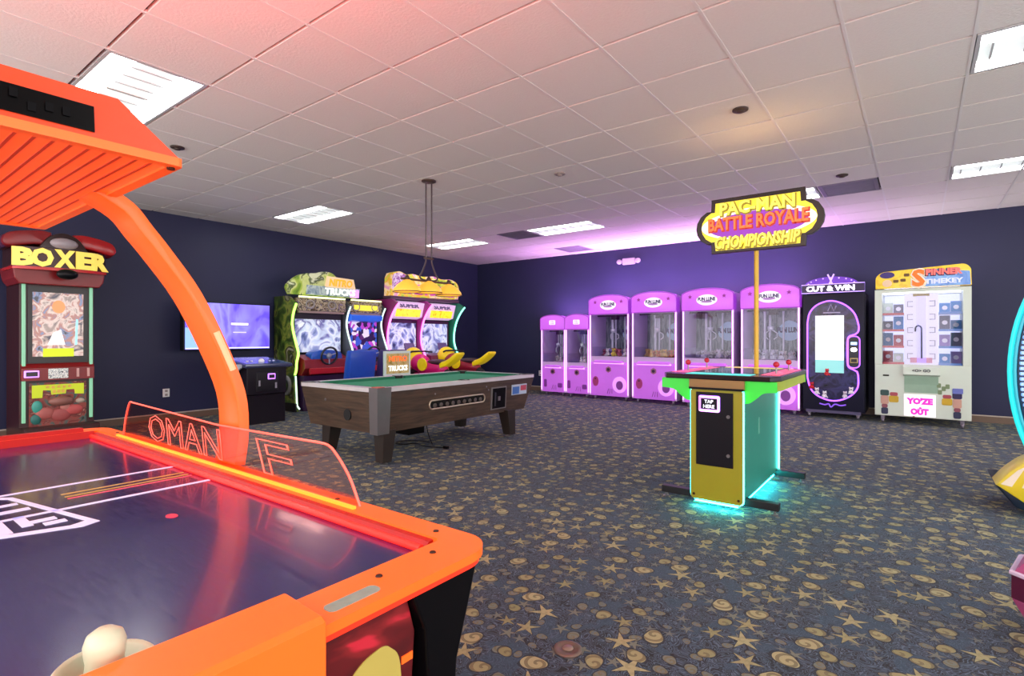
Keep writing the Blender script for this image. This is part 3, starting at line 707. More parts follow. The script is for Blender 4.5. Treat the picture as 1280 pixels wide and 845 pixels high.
CNAME = {'#e8e6e2': 'white', '#cfd0d6': 'pale grey', '#f0e9dc': 'cream', '#b9b4bc': 'grey', '#e08a30': 'orange', '#d8b05a': 'golden', '#c86a3a': 'rust', '#d6c34a': 'yellow',
         '#b8586a': 'rose', '#8a7ab8': 'violet', '#d8d4cc': 'off-white', '#5a6a58': 'green', '#dfe2d8': 'pale', '#c9c2cc': 'lilac-grey', '#a8a4a4': 'dull grey'}
SHORT = ['short claw machine by the wall socket', 'short claw machine touching the tall ones', 'tall claw machine touching a short one', 'tall claw machine heaped with orange toys',
         'tall claw machine behind the arcade table', 'tall claw machine beside the dark neon cabinet']
CL = [(-6.09, 9.46, .60, 1.68, 0, 'short pink claw machine at the end of the row, beside the wall socket', 'pale'),
      (-5.50, 9.44, .55, 1.68, 0, 'short pink claw machine between the other short one and the tall ones', 'white'),
      (-4.775, 9.40, .84, 2.03, 1, 'tall pink claw machine next to a short one, with mixed toys inside', 'mix'),
      (-3.847, 9.36, .855, 2.04, 1, 'tall pink claw machine with orange toys heaped inside', 'orange'),
      (-2.875, 9.32, .865, 2.045, 1, 'tall pink claw machine with pale toys, behind the arcade table joysticks', 'pale'),
      (-1.889, 9.28, .866, 2.05, 1, 'tall pink claw machine with white toys, beside the dark neon cabinet', 'white')]
for i, (x, y, w, h, big, lb, ps) in enumerate(CL):
    t, zf, d, w = claw(x, y, w, h, big, lb, i)
    nx, ny = (5, 3) if big else (4, 2)
    sz = .105 if big else .09
    for a in range(nx):
        for b in range(ny):
            xx = x - w / 2 + .10 + (w - .20) * (a + .5) / nx; yy = y + .14 + (d - .26) * (b + .5) / ny
            if a == 0 and b == 0: continue
            cc = R.choice(list(PLUSH[ps]))
            plush(xx, yy, zf, sz * R.uniform(.8, 1.15), cc, CNAME[cc] + ' plush toy in the ' + SHORT[i], 'plush toys in the ' + SHORT[i])

# ------------------------------------------------------------------ dark neon cut machine
t = thing('cut_game_cabinet', 'dark navy prize cabinet outlined in purple neon with CUT & WIN sign', 'prize machine', (-1.02, 9.26, 0))
NV = mat('cut_navy', '#0e0b26', .3, spec=.2); PUR = glow('neon_purple', '#9a50ff', 1.6); hw = .405; d = .7
obj('cabinet', G().box(-hw, .06, .10, hw, d, 1.86, .006), NV, t)
nk = [(-.33, .60)] + smoothcurve([(-.33, 1.42), (-.30, 1.58), (-.20, 1.70), (-.03, 1.755), (.14, 1.70), (.27, 1.57), (.325, 1.40), (.325, 1.30), (.29, 1.255)], 5) + smoothcurve([(.22, 1.23), (.19, 1.16), (.19, .85), (.21, .77), (.26, .74)], 4) + smoothcurve([(.31, .71), (.325, .62), (.31, .46), (.20, .33), (.02, .265), (-.16, .31), (-.28, .42), (-.33, .60)], 5)[:-1]
fp = obj('front_panel', G().box(-hw + .01, .0, .12, hw - .01, .06, 1.86, .004), NV, t)
obj('window_recess', G().prism([(x, z) for x, z in nk], 'y', -.006, .0), art('cut_inside', ['#0c0a1e', '#241c44', '#3a3468', '#141028'], 5, 0, .2), fp)
obj('neon_outline', G().tube([(x, -.014, z) for x, z in nk], .011, 6, True), PUR, fp)
obj('lit_backboard', G().box(-.225, -.010, .68, .145, -.005, 1.535), mat('cut_board', '#e8e8f0', .3, emit='#ffffff', es=.35, var=0), fp)
obj('lit_shelf', G().box(-.225, -.012, .68, .145, -.006, .87), mat('cut_teal', '#9adcd8', .3, emit='#6fc8c6', es=.25, var=0), fp)
obj('marquee_board', G().box(-hw, -.04, 1.875, hw, .06, 2.005, .004), mat('cut_marquee', '#241a44', .3), t)
obj('marquee_frame', G().tube([(-hw, -.045, 1.878), (hw, -.045, 1.878), (hw, -.045, 2.003), (-hw, -.045, 2.003)], .006, 6, True), mat('cut_frame_lit', '#b8a0e8', .3, emit='#a888f0', es=.8, var=0), t)
text('marquee_text', 'CUT & WIN', .105, (-.03, -.044, 1.94), glow('cut_text', '#fff4ff', 2.2), t, .004, width=.62, bold=.003)
cr_ = obj('crest', G().prism(arc(-.02, 2.0, .34, .115, 0, 180, 20), 'y', -.02, .02), mat('cut_crest', '#5a2c94', .35, emit='#6a2cc0', es=.3), t)
for s in (-1, 1): obj('crest_blade', G().tube([(-.02 + s * .02, -.03, 2.0), (-.02 - s * .04, -.03, 2.15)], .010, 6), mat('cut_blade', '#c8a8f0', .3, emit='#c0a0ff', es=.5, var=0), cr_)
for k in range(9): obj('crest_bead', G().ball((-.02 + .30 * math.cos(PI * (k + .5) / 9), -.022, 2.0 + .095 * math.sin(PI * (k + .5) / 9)), .011, 8, 6), mat('cut_blade', '#c8a8f0'), cr_)
cpn = rrect(.20, .765, .345, 1.225, .06)
cp = obj('control_panel', G().prism(cpn, 'y', -.05, .0, .004), mat('cut_panel', '#120f22', .3), t)
obj('panel_neon', G().tube([(x, -.05, z) for x, z in cpn], .008, 6, True), PUR, cp)
obj('panel_screen', G().box(.235, -.054, 1.10, .31, -.049, 1.14), glow('cut_blue', '#8fb8ff', 1.5), cp)
obj('start_button', G().prism(arc(.272, 1.03, .04, .032, 0, 345, 22), 'y', -.06, -.049), glow('cut_button', '#ffffff', 1.6), cp)
rdr = obj('card_reader', G().box(.225, -.062, .835, .325, -.049, .91, .006), mat('reader_gold', '#b8a468', .35), cp)
obj('reader_screen', G().box(.24, -.065, .85, .31, -.061, .895), mat('reader_dark', '#241820', .3), rdr)
obj('base_emblem', G().tube(smoothcurve([(-.17, -.004, .215), (-.10, -.004, .20), (-.05, -.004, .215), (-.02, -.004, .17), (.03, -.004, .215), (.10, -.004, .20), (.17, -.004, .215)], 4), .010, 6), mat('cut_emblem', '#6f4cb0', .35, emit='#7a4ad0', es=.5, var=0), t)
obj('kick_plate', G().box(-hw + .05, .02, .075, hw - .05, .5, .12), mat('kick_grey', '#5c5478', .35, .4), t)
obj('scissor_rig', G().tube([(-.06, -.016, 1.60), (-.02, -.016, 1.70), (.02, -.016, 1.60), (.05, -.016, 1.68)], .008, 6).box(-.12, -.018, 1.57, .10, -.006, 1.585), mat('rig_metal', '#9a94b8', .3, .5), t)
casters(t, .81, .6, .09)
for x, z, c, nm in ((-.27, .45, '#c8202e', 'red'), (-.20, .37, '#e8e0e6', 'white'), (-.07, .66, '#d03038', 'red'), (.24, .40, '#ece6ea', 'white'), (.16, .335, '#d8d0da', 'white'), (-.10, .325, '#e6e0e4', 'white')):
    plush(-1.02 + x, 9.26 - .055, z - .02, .075, c, nm + ' plush toy in the round window of the dark neon cabinet', 'plush toys in the neon cabinet')

# ------------------------------------------------------------------ white key prize machine
t = thing('prize_vending_cabinet', 'pale green-white prize cabinet with lit shelves and yellow-blue header', 'prize machine', (.03, 9.22, 0))
WG = mat('prize_white', '#d2dccf', .35, var=.03); hw = .525; d = .8
lo = obj('cabinet', G().box(-hw, .0, .11, hw, d, .83, .006), WG, t)
g = G().box(-hw, 0, .83, -hw + .085, d, 1.88).box(hw - .085, 0, .83, hw, d, 1.88).box(-hw + .085, 0, 1.835, hw - .085, d, 1.88).box(-hw + .085, d - .03, .83, hw - .085, d, 1.835)
obj('window_surround', g, WG, t)
obj('lit_back', G().box(-hw + .085, d - .045, .83, hw - .085, d - .031, 1.835), mat('prize_back', '#e6e8fa', .4, emit='#dfe2ff', es=.4, var=0), t)
obj('top_lamp', G().box(-hw + .1, .06, 1.815, hw - .1, .14, 1.834), glow('prize_lamp', '#f4f6ff', 2.5), t)
obj('window_glass', G().box(-hw + .085, .012, .83, hw - .085, .018, 1.835), glz, t)
shm = mat('prize_shelf', '#e8e4ee', .35); shr = mat('prize_shelf_red', '#d86a6a', .4); shb = mat('prize_shelf_blue', '#7aa0d8', .4)
for s in (-1, 1):
    for z in (.84, 1.07, 1.30, 1.53):
        a, b = (-hw + .09, -.19) if s < 0 else (.19, hw - .09)
        sh = obj('shelf', G().box(a, .06, z, b, d - .05, z + .014), shm, t)
        obj('shelf_edge', G().box(a, .048, z - .008, b, .06, z + .022), shr if s < 0 else shb, sh)
# middle column with slots and the hook
mid = obj('centre_column', G().box(-.185, .04, .79, .185, .12, 1.82, .004), mat('prize_mid', '#eeeaf4', .35, emit='#f2eeff', es=.15, var=0), t)
obj('lit_channel', G().box(-.045, .03, .86, .055, .041, 1.78), mat('prize_channel', '#c8c4f4', .3, emit='#b4acff', es=.4, var=0), mid)
for z in (.95, 1.13, 1.31, 1.49, 1.67):
    for s in (-1, 1):
        obj('slot', G().tube([(s * .09, .036, z - .035), (s * .15, .036, z - .035), (s * .15, .036, z + .035), (s * .09, .036, z + .035)], .006, 6), mat('slot_grey', '#b0a8bc', .3), mid)
obj('hook', G().tube([(.005, .024, .92), (.005, .024, 1.32)] + [(-.03 + .035 * math.cos(a), .024, 1.32 + .05 * math.sin(a)) for a in (.5, 1.0, 1.57, 2.1, 2.7)] + [(-.065, .024, 1.29)], .010, 8), mat('hook_dark', '#4a4c66', .3, .6), mid, True)
obj('column_cap', G().box(-.09, .028, 1.775, .09, .042, 1.81), mat('cap_gold', '#b8a060', .4), mid)
obj('column_foot', G().box(-.12, .030, .86, .12, .042, .93), mat('foot_pink', '#f0a8bc', .4), mid)
obj('control_panel', G().prism([(.0, .835), (-.05, .80), (-.06, .70), (-.02, .68), (.0, .68)], 'x', -.20, .20), WG, t)
text('panel_text', '<O> GO', .05, (0, -.058, .755), mat('ink_dark', '#3a3a40', .5), t, .002, width=.2, bold=.002)
hp = obj('prize_hatch', G().prism([(0, .68), (-.012, .68), (-.012, .645), (-.004, .56), (-.004, .45), (0, .45)], 'x', -.185, .185), mat('hatch_green', '#93b09a', .35), t)
# header with rounded ends
hdx = arc(-hw + .14, 2.02, .13, .11, 180, 90, 6) + arc(hw - .10, 2.06, .10, .12, 90, 20, 6) + [(hw - .0, 1.895), (-hw + .01, 1.895)]
hd = obj('header', G().prism(hdx, 'y', -.03, .12, .004), art('header_yellow', ['#d8b01a', '#e8c830', '#e0bc20'], 5, .12), t)
obj('header_blue', G().prism([(-.01, 1.90), (hw - .01, 1.90), (hw - .02, 2.08), (.06, 2.14), (-.06, 2.02)], 'y', -.036, -.029), art('header_sky', ['#4f7ac0', '#6f9ad0', '#8ab4dc'], 5, .12), hd)
text('header_initial_shadow', 'S', .31, (-.025, -.038, 2.015), mat('hdr_shadow', '#fff0d8', .4), hd, .002, bold=.03)
text('header_initial', 'S', .30, (-.03, -.043, 2.02), mat('hdr_orange', '#ee7018', .4, emit='#ff7010', es=.15, var=0), hd, .004, bold=.012)
text('header_text_shadow', 'PINNER', .105, (.24, -.038, 2.085), mat('hdr_shadow2', '#3a2a60', .4), hd, .002, width=.40, bold=.014)
text('header_text', 'PINNER', .105, (.24, -.043, 2.09), mat('hdr_red', '#e0605a', .4, emit='#e8605a', es=.4, var=0), hd, .004, width=.38, bold=.005)
text('header_text', 'TIMEKEY', .085, (.24, -.040, 1.965), mat('hdr_lilac', '#d4dcfa', .4, emit='#d4dcfa', es=.1, var=0), hd, .004, width=.40, bold=.004)
obj('header_patch', G().prism(arc(-.38, 2.08, .085, .045, 0, 345, 20), 'y', -.040, -.030), mat('hdr_purple', '#3c2a78', .4), hd)
obj('header_patch', G().prism(arc(-.38, 1.965, .055, .05, 0, 345, 20), 'y', -.037, -.030), mat('hdr_skin', '#f0d0a8', .4), hd)
for x, z in ((-.28, 1.99), (-.20, 2.0), (-.16, 2.07)): obj('header_patch', G().prism(rrect(x - .03, z - .02, x + .03, z + .02, .012), 'y', -.039, -.030), mat('hdr_dark', '#6a4a14', .4), hd)
# lower poster and stickers
obj('added_cabinet_uplight', G().box(-hw + .1, .3, 1.882, hw - .1, d - .1, 1.89), glow('prize_roof_light', '#f4ecff', 2.5), t)  # added unseen strip, brightens the ceiling over the cabinet
ps = obj('poster', G().box(-.19, -.006, .125, .155, .0, .425), mat('poster_white', '#fbeefa', .4, emit='#ffffff', es=.25, var=0), t)
mg = mat('poster_magenta', '#e22ab8', .4, emit='#f020c0', es=.25, var=0)
text('poster_text', "YO'ZE", .105, (-.018, -.008, .335), mg, ps, .002, width=.29, bold=.008)
text('poster_text', 'OÛT', .105, (-.018, -.008, .20), mg, ps, .002, width=.20, bold=.008)
def decal(x, flip):
    s = -1 if flip else 1
    for (a, b, c_, d_, m) in ((-.04, .10, .04, .19, '#2c3050'), (-.035, .19, .035, .24, '#8a4a58'), (-.045, .24, .045, .36, '#c89a8a'), (-.05, .36, .05, .44, '#2a4a48' if not flip else '#2a2050'), (.05, .27, .16, .36, '#c8a428'), (.06, .36, .15, .41, '#a84a58')):
        q = sorted((x + s * a, x + s * c_))
        obj('sticker', G().prism(rrect(q[0], b + .03, q[1], d_ + .03, min(.02, (d_ - b) * .35)), 'y', -.005, .001), mat('decal_' + m, m, .4), t)
decal(-.41, False); decal(.38, True)
for (x, z) in ((.19, .56), (.24, .52), (.28, .55), (.20, .47)): obj('sticker', G().prism(rrect(x - .022, z - .03, x + .022, z + .03, .01), 'y', -.005, .001), mat('decal_green', '#7c8f6a', .4), t)
obj('sticker', G().prism(rrect(.33, .46, .44, .53, .01), 'y', -.006, .001), mat('decal_blue', '#6a74c0', .4), t)
obj('keyhole_plate', G().box(-.43, -.004, .665, -.36, .001, .685), dark, t)
obj('lock', G().cyl((-.08, -.01, .118), (-.08, .002, .118), .012, n=10), mat('lock_brown', '#8a5a40', .4), t)
casters(t, 1.05, .75, .11)
# prizes on the shelves
PR = [('blue', '#4a8ac8'), ('red', '#b84a5a'), ('white', '#e6e2e8'), ('grey', '#6a6a80'), ('lilac', '#a890c8')]
pc = {-1: ['white', 'red', 'blue', 'grey'], 1: ['blue', 'lilac', 'grey', 'blue']}
for s in (-1, 1):
    for k, z in enumerate((.854, 1.084, 1.314, 1.544)):
        for q in range(2):
            nm = pc[s][(k + q) % 4]; cx_ = .03 + s * (.255 + q * .125)
            side_ = 'red-edged' if s < 0 else 'blue-edged'
            lv = ('bottom', 'second', 'third', 'top')[k]
            pr = thing('prize_box', f'{nm} boxed prize on the {lv} {side_} shelf of the white prize cabinet', 'box', (cx_, 9.22 + .16 + q * .14, z + .001), 0, 'boxed prizes in the white prize cabinet')
            hh = .13 + .06 * ((k + q) % 3) / 2
            obj('carton', G().box(-.057, -.03, 0, .057, .05, hh, .002), mat('prize_' + nm, dict(PR)[nm], .4), pr)
            obj('print', G().prism(arc(0, hh * .5, .03, .03, 0, 330, 12), 'y', -.032, -.029), mat('prize_print', '#f4f0f8', .4), pr)

# ------------------------------------------------------------------ arcade table with raised sign
t = thing('arcade_game_table', 'yellow stand-up arcade table lit cyan beneath with a raised lettered sign', 'arcade machine', (-1.135, 4.48, 0))
TX, TY = t.location.x, t.location.y
A_ = lambda n, g, m, s=False: obj(n, g, m, t, s, world=True)
def asub(n, g, m, par, s=False):
    bmesh.ops.translate(g.bm, verts=g.bm.verts, vec=-Vector((TX, TY, 0))); return obj(n, g, m, par, s)
YEL = mat('arcade_yellow', '#8f8a10', .4, var=.04); CY = glow('edge_cyan', '#5affee', 3.0)
bx0, bx1, by0, by1 = -1.31, -.955, 3.86, 5.07
A_('pedestal', G().box(bx0 + .008, by0 + .02, .06, bx1 - .008, by1 - .02, .87, .004), mat('pedestal_teal', '#2a8a78', .35, var=.1))
fpn = rrect(bx0, .05, bx1, .845, .03)
fp = A_('front_panel', G().prism(fpn, 'y', by0, by0 + .02, .003), YEL)
asub('panel_neon', G().tube([(x, by0 + .022, z) for x, z in fpn], .008, 6, True), CY, fp)
bpn = A_('back_panel', G().prism(fpn, 'y', by1 - .02, by1, .003), YEL)
asub('panel_neon', G().tube([(x, by1 - .022, z) for x, z in fpn], .008, 6, True), CY, bpn)
dr = A_('service_door', G().box(-1.268, by0 - .008, .30, -1.015, by0 + .001, .818, .003), mat('door_black', '#100e16', .4, spec=.2))
rd = asub('card_reader', G().box(-1.245, by0 - .022, .68, -1.10, by0 - .007, .795, .012), mat('reader_rim', '#d8b0ff', .3, emit='#c070ff', es=.7, var=0), dr)
for q, c in enumerate(('#ff5a7a', '#ffd24a', '#5affa0', '#6a8aff')):
    a = [(-1.24, .69, -1.236, .785), (-1.238, .684, -1.107, .690), (-1.109, .69, -1.104, .785), (-1.238, .785, -1.107, .791)][q]
    asub('reader_light', G().box(a[0], by0 - .026, a[1], a[2], by0 - .021, a[3]), glow('rim_' + c, c, 1.5), dr)
rs = asub('reader_screen', G().box(-1.228, by0 - .025, .70, -1.117, by0 - .021, .775), mat('reader_dark2', '#1c1c24', .2), dr)
text('reader_text', 'TAP\nHERE', .034, (-1.172 - TX, by0 - .027 - TY, .737), glow('reader_white', '#f0f0ff', 1), dr, .001)
for z in (.655, .385): asub('door_lock', G().cyl((-1.045, by0 - .018, z), (-1.045, by0 - .004, z), .012, n=12), chrome, dr)
for x, z in ((-1.285, .085), (-.98, .085)): asub('screw', G().cyl((x, by0 - .004, z), (x, by0 + .003, z), .009, n=10), scr, fp)
asub('side_vent', G().box(bx1 - .009, 4.35, .48, bx1 - .004, 4.38, .60), mat('vent_teal', '#6aa898', .4), fp)
# console body below the table top, with curved lime side skirts
lime = mat('lime_skirt', '#35d23c', .35, emit='#20e040', es=.06, var=.06)
tx0, tx1, ty0, ty1 = -1.545, -.735, 3.87, 5.09
ch = .10
octo = [(tx0 + ch * .5, ty0), (tx1 - ch * .5, ty0), (tx1, ty0 + ch), (tx1, ty1 - ch), (tx1 - ch, ty1), (tx0 + ch, ty1), (tx0, ty1 - ch), (tx0, ty0 + ch)]
tp = A_('console_top', G().prism(octo, 'z', .905, .94, .006), mat('console_black', '#140c12', .22, spec=.3))
A_('console_underframe', G().box(bx0 - .01, by0 + .0, .845, bx1 + .01, by1, .905), mat('underframe_tan', '#8a6a3a', .45))
A_('shelf_lip', G().box(bx0 - .008, by0 - .012, .835, bx1 + .008, by0 + .03, .85), dark)
for s in (-1, 1):                             # wavy skirts from pedestal to the table edges
    xa, xb = (bx1 - .004, tx1 - .012) if s > 0 else (bx0 + .004, tx0 + .012)
    prf = [(xa, .905), (xa, .755)] + smoothcurve([(xa, .755), (xa + (xb - xa) * .18, .752), (xa + (xb - xa) * .42, .79), (xa + (xb - xa) * .62, .825), (xb, .835)], 4)[1:] + [(xb, .905)]
    for y0_, y1_ in ((by0 + .03, by0 + .045), (by1 - .06, by1 - .045)):
        A_('side_skirt', G().prism(prf, 'y', y0_, y1_), lime)
    A_('side_skirt', G().box(min(xb, xb - s * .012), ty0 + .05, .838, max(xb, xb - s * .012), ty1 - .1, .905), mat('skirt_yellowgreen', '#a8b83c', .4))
scr_ = asub('table_screen', G().box(-1.38, 4.12, .9395, -.90, 4.86, .9425), mat('table_glass', '#1c1a26', .06), tp)
for (a, b, c_, d_, cl_) in ((-1.52, 4.05, -1.40, 4.90, '#d84a78'), (-.88, 4.05, -.76, 4.90, '#e04a68'), (-1.36, 3.90, -.92, 4.07, '#2ad0c4'), (-1.36, 4.90, -.92, 5.06, '#c8b84a')):
    cpn = asub('control_deck', G().box(a, b, .9395, c_, d_, .943), mat('deck_' + cl_, cl_, .3, emit=cl_, es=.35, var=.05), tp)
for x, y in ((-1.46, 4.25), (-1.46, 4.72), (-.82, 4.25), (-.82, 4.72)):
    js = asub('joystick', G().cyl((x, y, .942), (x, y, .995), .006, n=8), chrome, tp)
    asub('joystick_knob', G().ball((x, y, 1.008), .021), mat('knob_red', '#b01c34', .25), js, True)
    for k in range(2): asub('button', G().lathe([(.018, .943), (.016, .951), (0, .951)], (x, y + .07 + k * .05, 0), 12), mat('btn_pink', '#ff8ab0', .3), tp, True)
# feet bars with levelers
fb = mat('foot_black', '#0e0d12', .4)
for y in (3.965, 5.0):
    f = A_('foot_bar', G().box(-1.555, y - .03, .035, -.745, y + .03, .085, .003), fb)
    for x in (-1.53, -.775): asub('leveler', G().lathe([(.022, 0), (.022, .008), (.009, .012), (.009, .037)], (x, y, 0), 12), chrome, f)
A_('underglow_strip', G().box(-1.28, 3.862, .034, -.985, 3.878, .041), glow('under_cyan', '#18f0f0', 48))
A_('underglow_strip', G().box(-1.27, 5.03, .050, -.99, 5.045, .058), glow('under_cyan', '#18f0f0', 48))
A_('underglow_strip', G().box(-.975, 4.1, .050, -.963, 4.9, .058), glow('under_cyan', '#18f0f0', 48))
# pole and sign
A_('sign_pole', G().cyl((-1.12, 4.99, .93), (-1.12, 4.99, 1.96), .019, n=16), mat('pole_yellow', '#d0a81e', .35), True)
sx, sy_, sz_ = -1.11, 4.965, 2.19
def signpoly(k, b=0):
    w, h = .375 * k, .235 * k
    pts = [(-w, h)] + [(w, h)] + [(w + .005, h * .62)]
    pts += [(w * .98 + (.145 * k) * math.cos(a), .155 * k * math.sin(a)) for a in [math.radians(q) for q in (70, 45, 20, 0, -20, -45, -70)]]
    pts += [(w + .005, -h * .62), (w, -h), (-w, -h), (-w - .005, -h * .62)]
    pts += [(-w * .98 + (.145 * k) * math.cos(a), .155 * k * math.sin(a)) for a in [math.radians(q) for q in (250, 225, 200, 180, 160, 135, 110)]]
    pts += [(-w - .005, h * .62)]
    return [(sx + x, sz_ + z) for x, z in pts]
sg = A_('sign_board', G().prism(signpoly(1), 'y', sy_ - .03, sy_ + .02, .004), mat('sign_black', '#1a120c', .35))
lit = mat('sign_lit_yellow', '#f4e23a', .35, emit='#f8e63a', es=.2, var=.05)
asub('sign_face', G().prism(signpoly(.9), 'y', sy_ - .036, sy_ - .029), lit, sg)
asub('sign_oval', G().prism(arc(sx, sz_, .46, .135, 0, 355, 48), 'y', sy_ - .039, sy_ - .034), mat('sign_white_band', '#fffbe0', .3, emit='#fffce8', es=.4, var=0), sg)
asub('sign_oval', G().prism(arc(sx, sz_ - .01, .40, .115, 0, 355, 48), 'y', sy_ - .042, sy_ - .037), mat('sign_purple', '#7a2a9a', .35, emit='#8a30b0', es=.35, var=0), sg)
asub('added_uplight_lip', G().box(sx - .375, sy_ - .03, sz_ + .234, sx + .375, sy_ - .022, sz_ + .248), mat('sign_black', '#1a120c', .35), sg)  # black lip added only to hide the uplight strip behind it
asub('sign_added_uplight', G().box(sx - .36, sy_ - .02, sz_ + .2355, sx + .36, sy_ + .012, sz_ + .241), glow('added_amber_uplight', '#ffc878', 12), sg)  # strip added to warm the ceiling around the sign
ty_ = mat('sign_text_yellow', '#f6e64a', .35, emit='#fff060', es=.35, var=0); tb_ = mat('sign_text_shadow', '#8a7a14', .4, emit='#8a7a14', es=.2, var=0)
to_ = mat('sign_text_orange', '#ee7a3a', .35, emit='#ff6a28', es=.25, var=0); tr_ = mat('sign_text_red', '#b02c20', .4, emit='#b02c20', es=.2, var=0)
def duo(s, size, x, z, m1, m2, w, sh=0, y=0):
    text('sign_text_shadow', s, size, (x + .006 - TX, sy_ - .041 - y - TY, z - .006), m2, sg, .002, width=w + .012, bold=.012, shear=sh)
    text('sign_text', s, size, (x - TX, sy_ - .047 - y - TY, z), m1, sg, .003, width=w, bold=.004, shear=sh)
duo('PAC-MAN', .15, sx, sz_ + .150, ty_, tb_, .60)
duo('BATTLE ROYALE', .15, sx, sz_ + .02, to_, tr_, .80)
duo('CHOMPIONSHIP', .14, sx, sz_ - .145, ty_, tb_, .68, .2)

# ------------------------------------------------------------------ boxing machine
t = thing('boxing_machine', 'red punching arcade machine lettered BOXER with green light strips', 'arcade machine', (-7.95, 1.78, 0), PI / 2)
RD = mat('boxer_red', '#7c1418', .3, var=.15); RDk = mat('boxer_dark_red', '#33080c', .35); GL = mat('boxer_strip', '#86b898', .3, emit='#5aa880', es=.3, var=0)
hw = .34
obj('cabinet', G().prism([(.0, .0), (.62, .0), (.62, 2.0), (.0, 2.0)], 'x', -hw, hw, .006), RDk, t)
obj('front_plinth', G().box(-hw, -.22, 0, hw, .02, .20, .01), RDk, t)
for s in (-1, 1): obj('light_strip', G().box(s * (hw - .035) - .016, -.025, .25, s * (hw - .035) + .016, .0, 1.80, .003), GL, t)
sc_ = obj('screen_bezel', G().box(-hw + .07, -.014, .92, hw - .07, .0, 1.78), mat('bezel_dark', '#14100f', .3), t)
obj('screen', G().box(-.23, -.018, .99, .23, -.013, 1.72), art('boxer_screen', ['#3c3a48', '#8a7a74', '#c0b0a8', '#9a6a60', '#6a7a9a', '#2c2a34'], 7, .3, kind='noise', dist=1), sc_)
obj('screen_caption', G().box(-.14, -.021, .985, .14, -.017, 1.08), mat('caption_lime', '#b4c41c', .4, emit='#b8cc10', es=.4, var=0), sc_)
obj('screen_figure', G().prism(arc(.0, 1.56, .06, .075, 0, 345, 20), 'y', -.020, -.017), mat('fig_orange', '#e08a5a', .4, emit='#e08a5a', es=.4, var=0), sc_)
obj('screen_figure', G().prism([(.15, 1.12), (.17, 1.12), (.18, 1.42), (.16, 1.42)], 'y', -.020, -.017), mat('fig_blue', '#8ad0e8', .4, emit='#8ad0e8', es=.5, var=0), sc_)
obj('screen_figure', G().prism([(-.10, 1.12), (.06, 1.12), (.02, 1.30), (-.05, 1.26)], 'y', -.020, -.017), mat('fig_white', '#e8e4e0', .4, emit='#e8e4e0', es=.4, var=0), sc_)
pn = obj('control_panel', G().prism([(.0, .72), (-.05, .72), (-.05, .86), (.0, .91)], 'x', -hw + .01, hw - .01, .004), RD, t)
rd = obj('card_reader', G().box(-.31, -.068, .755, -.18, -.048, .835, .008), mat('reader_rim', '#d8b0ff'), pn)
obj('reader_screen', G().box(-.295, -.071, .77, -.195, -.067, .82), mat('reader_dark', '#241820'), rd)
obj('logo_plate', G().box(-.10, -.054, .735, .08, -.049, .85, .006), art('boxer_logo', ['#2a2628', '#8a9294', '#d8d8d0', '#4a4444'], 40, .15), pn)
for x in (.17, .27): obj('coin_slot', G().box(x - .012, -.056, .745, x + .012, -.049, .845), mat('slot_pale', '#c89a94', .35, .3), pn)
lw = obj('lower_art', G().box(-.26, -.014, .10, .26, .0, .69), art('boxer_lower', ['#1a0c0c', '#3c5a54', '#8a3a30', '#5a1a18', '#b07a6a'], 8, 0, .4), t)
LM = mat('boxer_lime', '#aebc1e', .4, emit='#b0c010', es=.25, var=.05)
obj('lime_banner', G().prism([(-.235, .665), (.235, .665), (.235, .54), (.15, .545), (.145, .60), (.07, .60), (.065, .555), (-.065, .55), (-.07, .60), (-.14, .605), (-.145, .52), (-.235, .52)], 'y', -.019, -.013), LM, lw)
gold = mat('boxer_gold', '#d8b04a', .35)
for k in range(5): obj('banner_mark', G().prism(arc(-.10 + k * .05, .64 - (k % 2) * .005, .017, .018, 0, 330, 10), 'y', -.022, -.018), gold, lw)
for k in range(3): obj('banner_mark', G().prism(rrect(-.055 + k * .04, .565, -.025 + k * .04, .605, .008), 'y', -.022, -.018), gold, lw)
obj('punch_pad', G().ball((.02, -.03, .47), (.12, .05, .055)), mat('pad_leather', '#8a5a50', .45), t, True)
for x, z, rx, rz, c in ((-.12, .34, .09, .07, '#a85a54'), (.02, .31, .10, .075, '#9c4a48'), (.14, .36, .09, .06, '#b8504e'), (-.19, .42, .05, .07, '#3c9a8c'), (-.20, .28, .05, .06, '#2a6a64'), (.20, .46, .045, .03, '#b0a090'), (.06, .40, .05, .04, '#c07a70')):
    obj('glove_relief', G().ball((x, -.012, z), (rx, .018, rz), 12, 8), mat('glove_' + c, c, .45), lw, True)
# head: curved gold band with letters, red winged top
obj('head_base', G().prism([(-.36, 1.80), (.36, 1.80), (.40, 1.86), (.42, 2.0), (-.42, 2.0), (-.40, 1.86)], 'y', -.12, .5, .01), RD, t)
bandp = [(.42 * math.sin(a), -.12 - .14 * math.cos(a * 1.05)) for a in [math.radians(q) for q in range(-80, 81, 10)]]
obj('letter_band', G().prism(bandp + [(.42, .35), (-.42, .35)], 'z', 1.98, 2.20), mat('boxer_band', '#2e0c0c', .35), t)
lt = mat('boxer_letters', '#e2c65a', .35, emit='#e0c050', es=.35, var=.1)
for k, chh in enumerate('BOXER'):
    a = math.radians(-54 + 27 * k)
    o = text('band_letter', chh, .255, (0, -.008, 0), lt, t, .006, bold=.014, width=.19)
    o.location = (.42 * math.sin(a), -.12 - .14 * math.cos(a * 1.05) - .004, 2.09); o.rotation_euler = (0, 0, a * .36)
obj('head_trim', G().prism([(x * 1.02, y - .01) for x, y in bandp] + [(.43, .3), (-.43, .3)], 'z', 1.955, 1.985), mat('boxer_bright_red', '#b81c1c', .25), t, True)
obj('head_chin', G().ball((.02, -.27, 1.92), (.10, .05, .06)), dark, t, True)
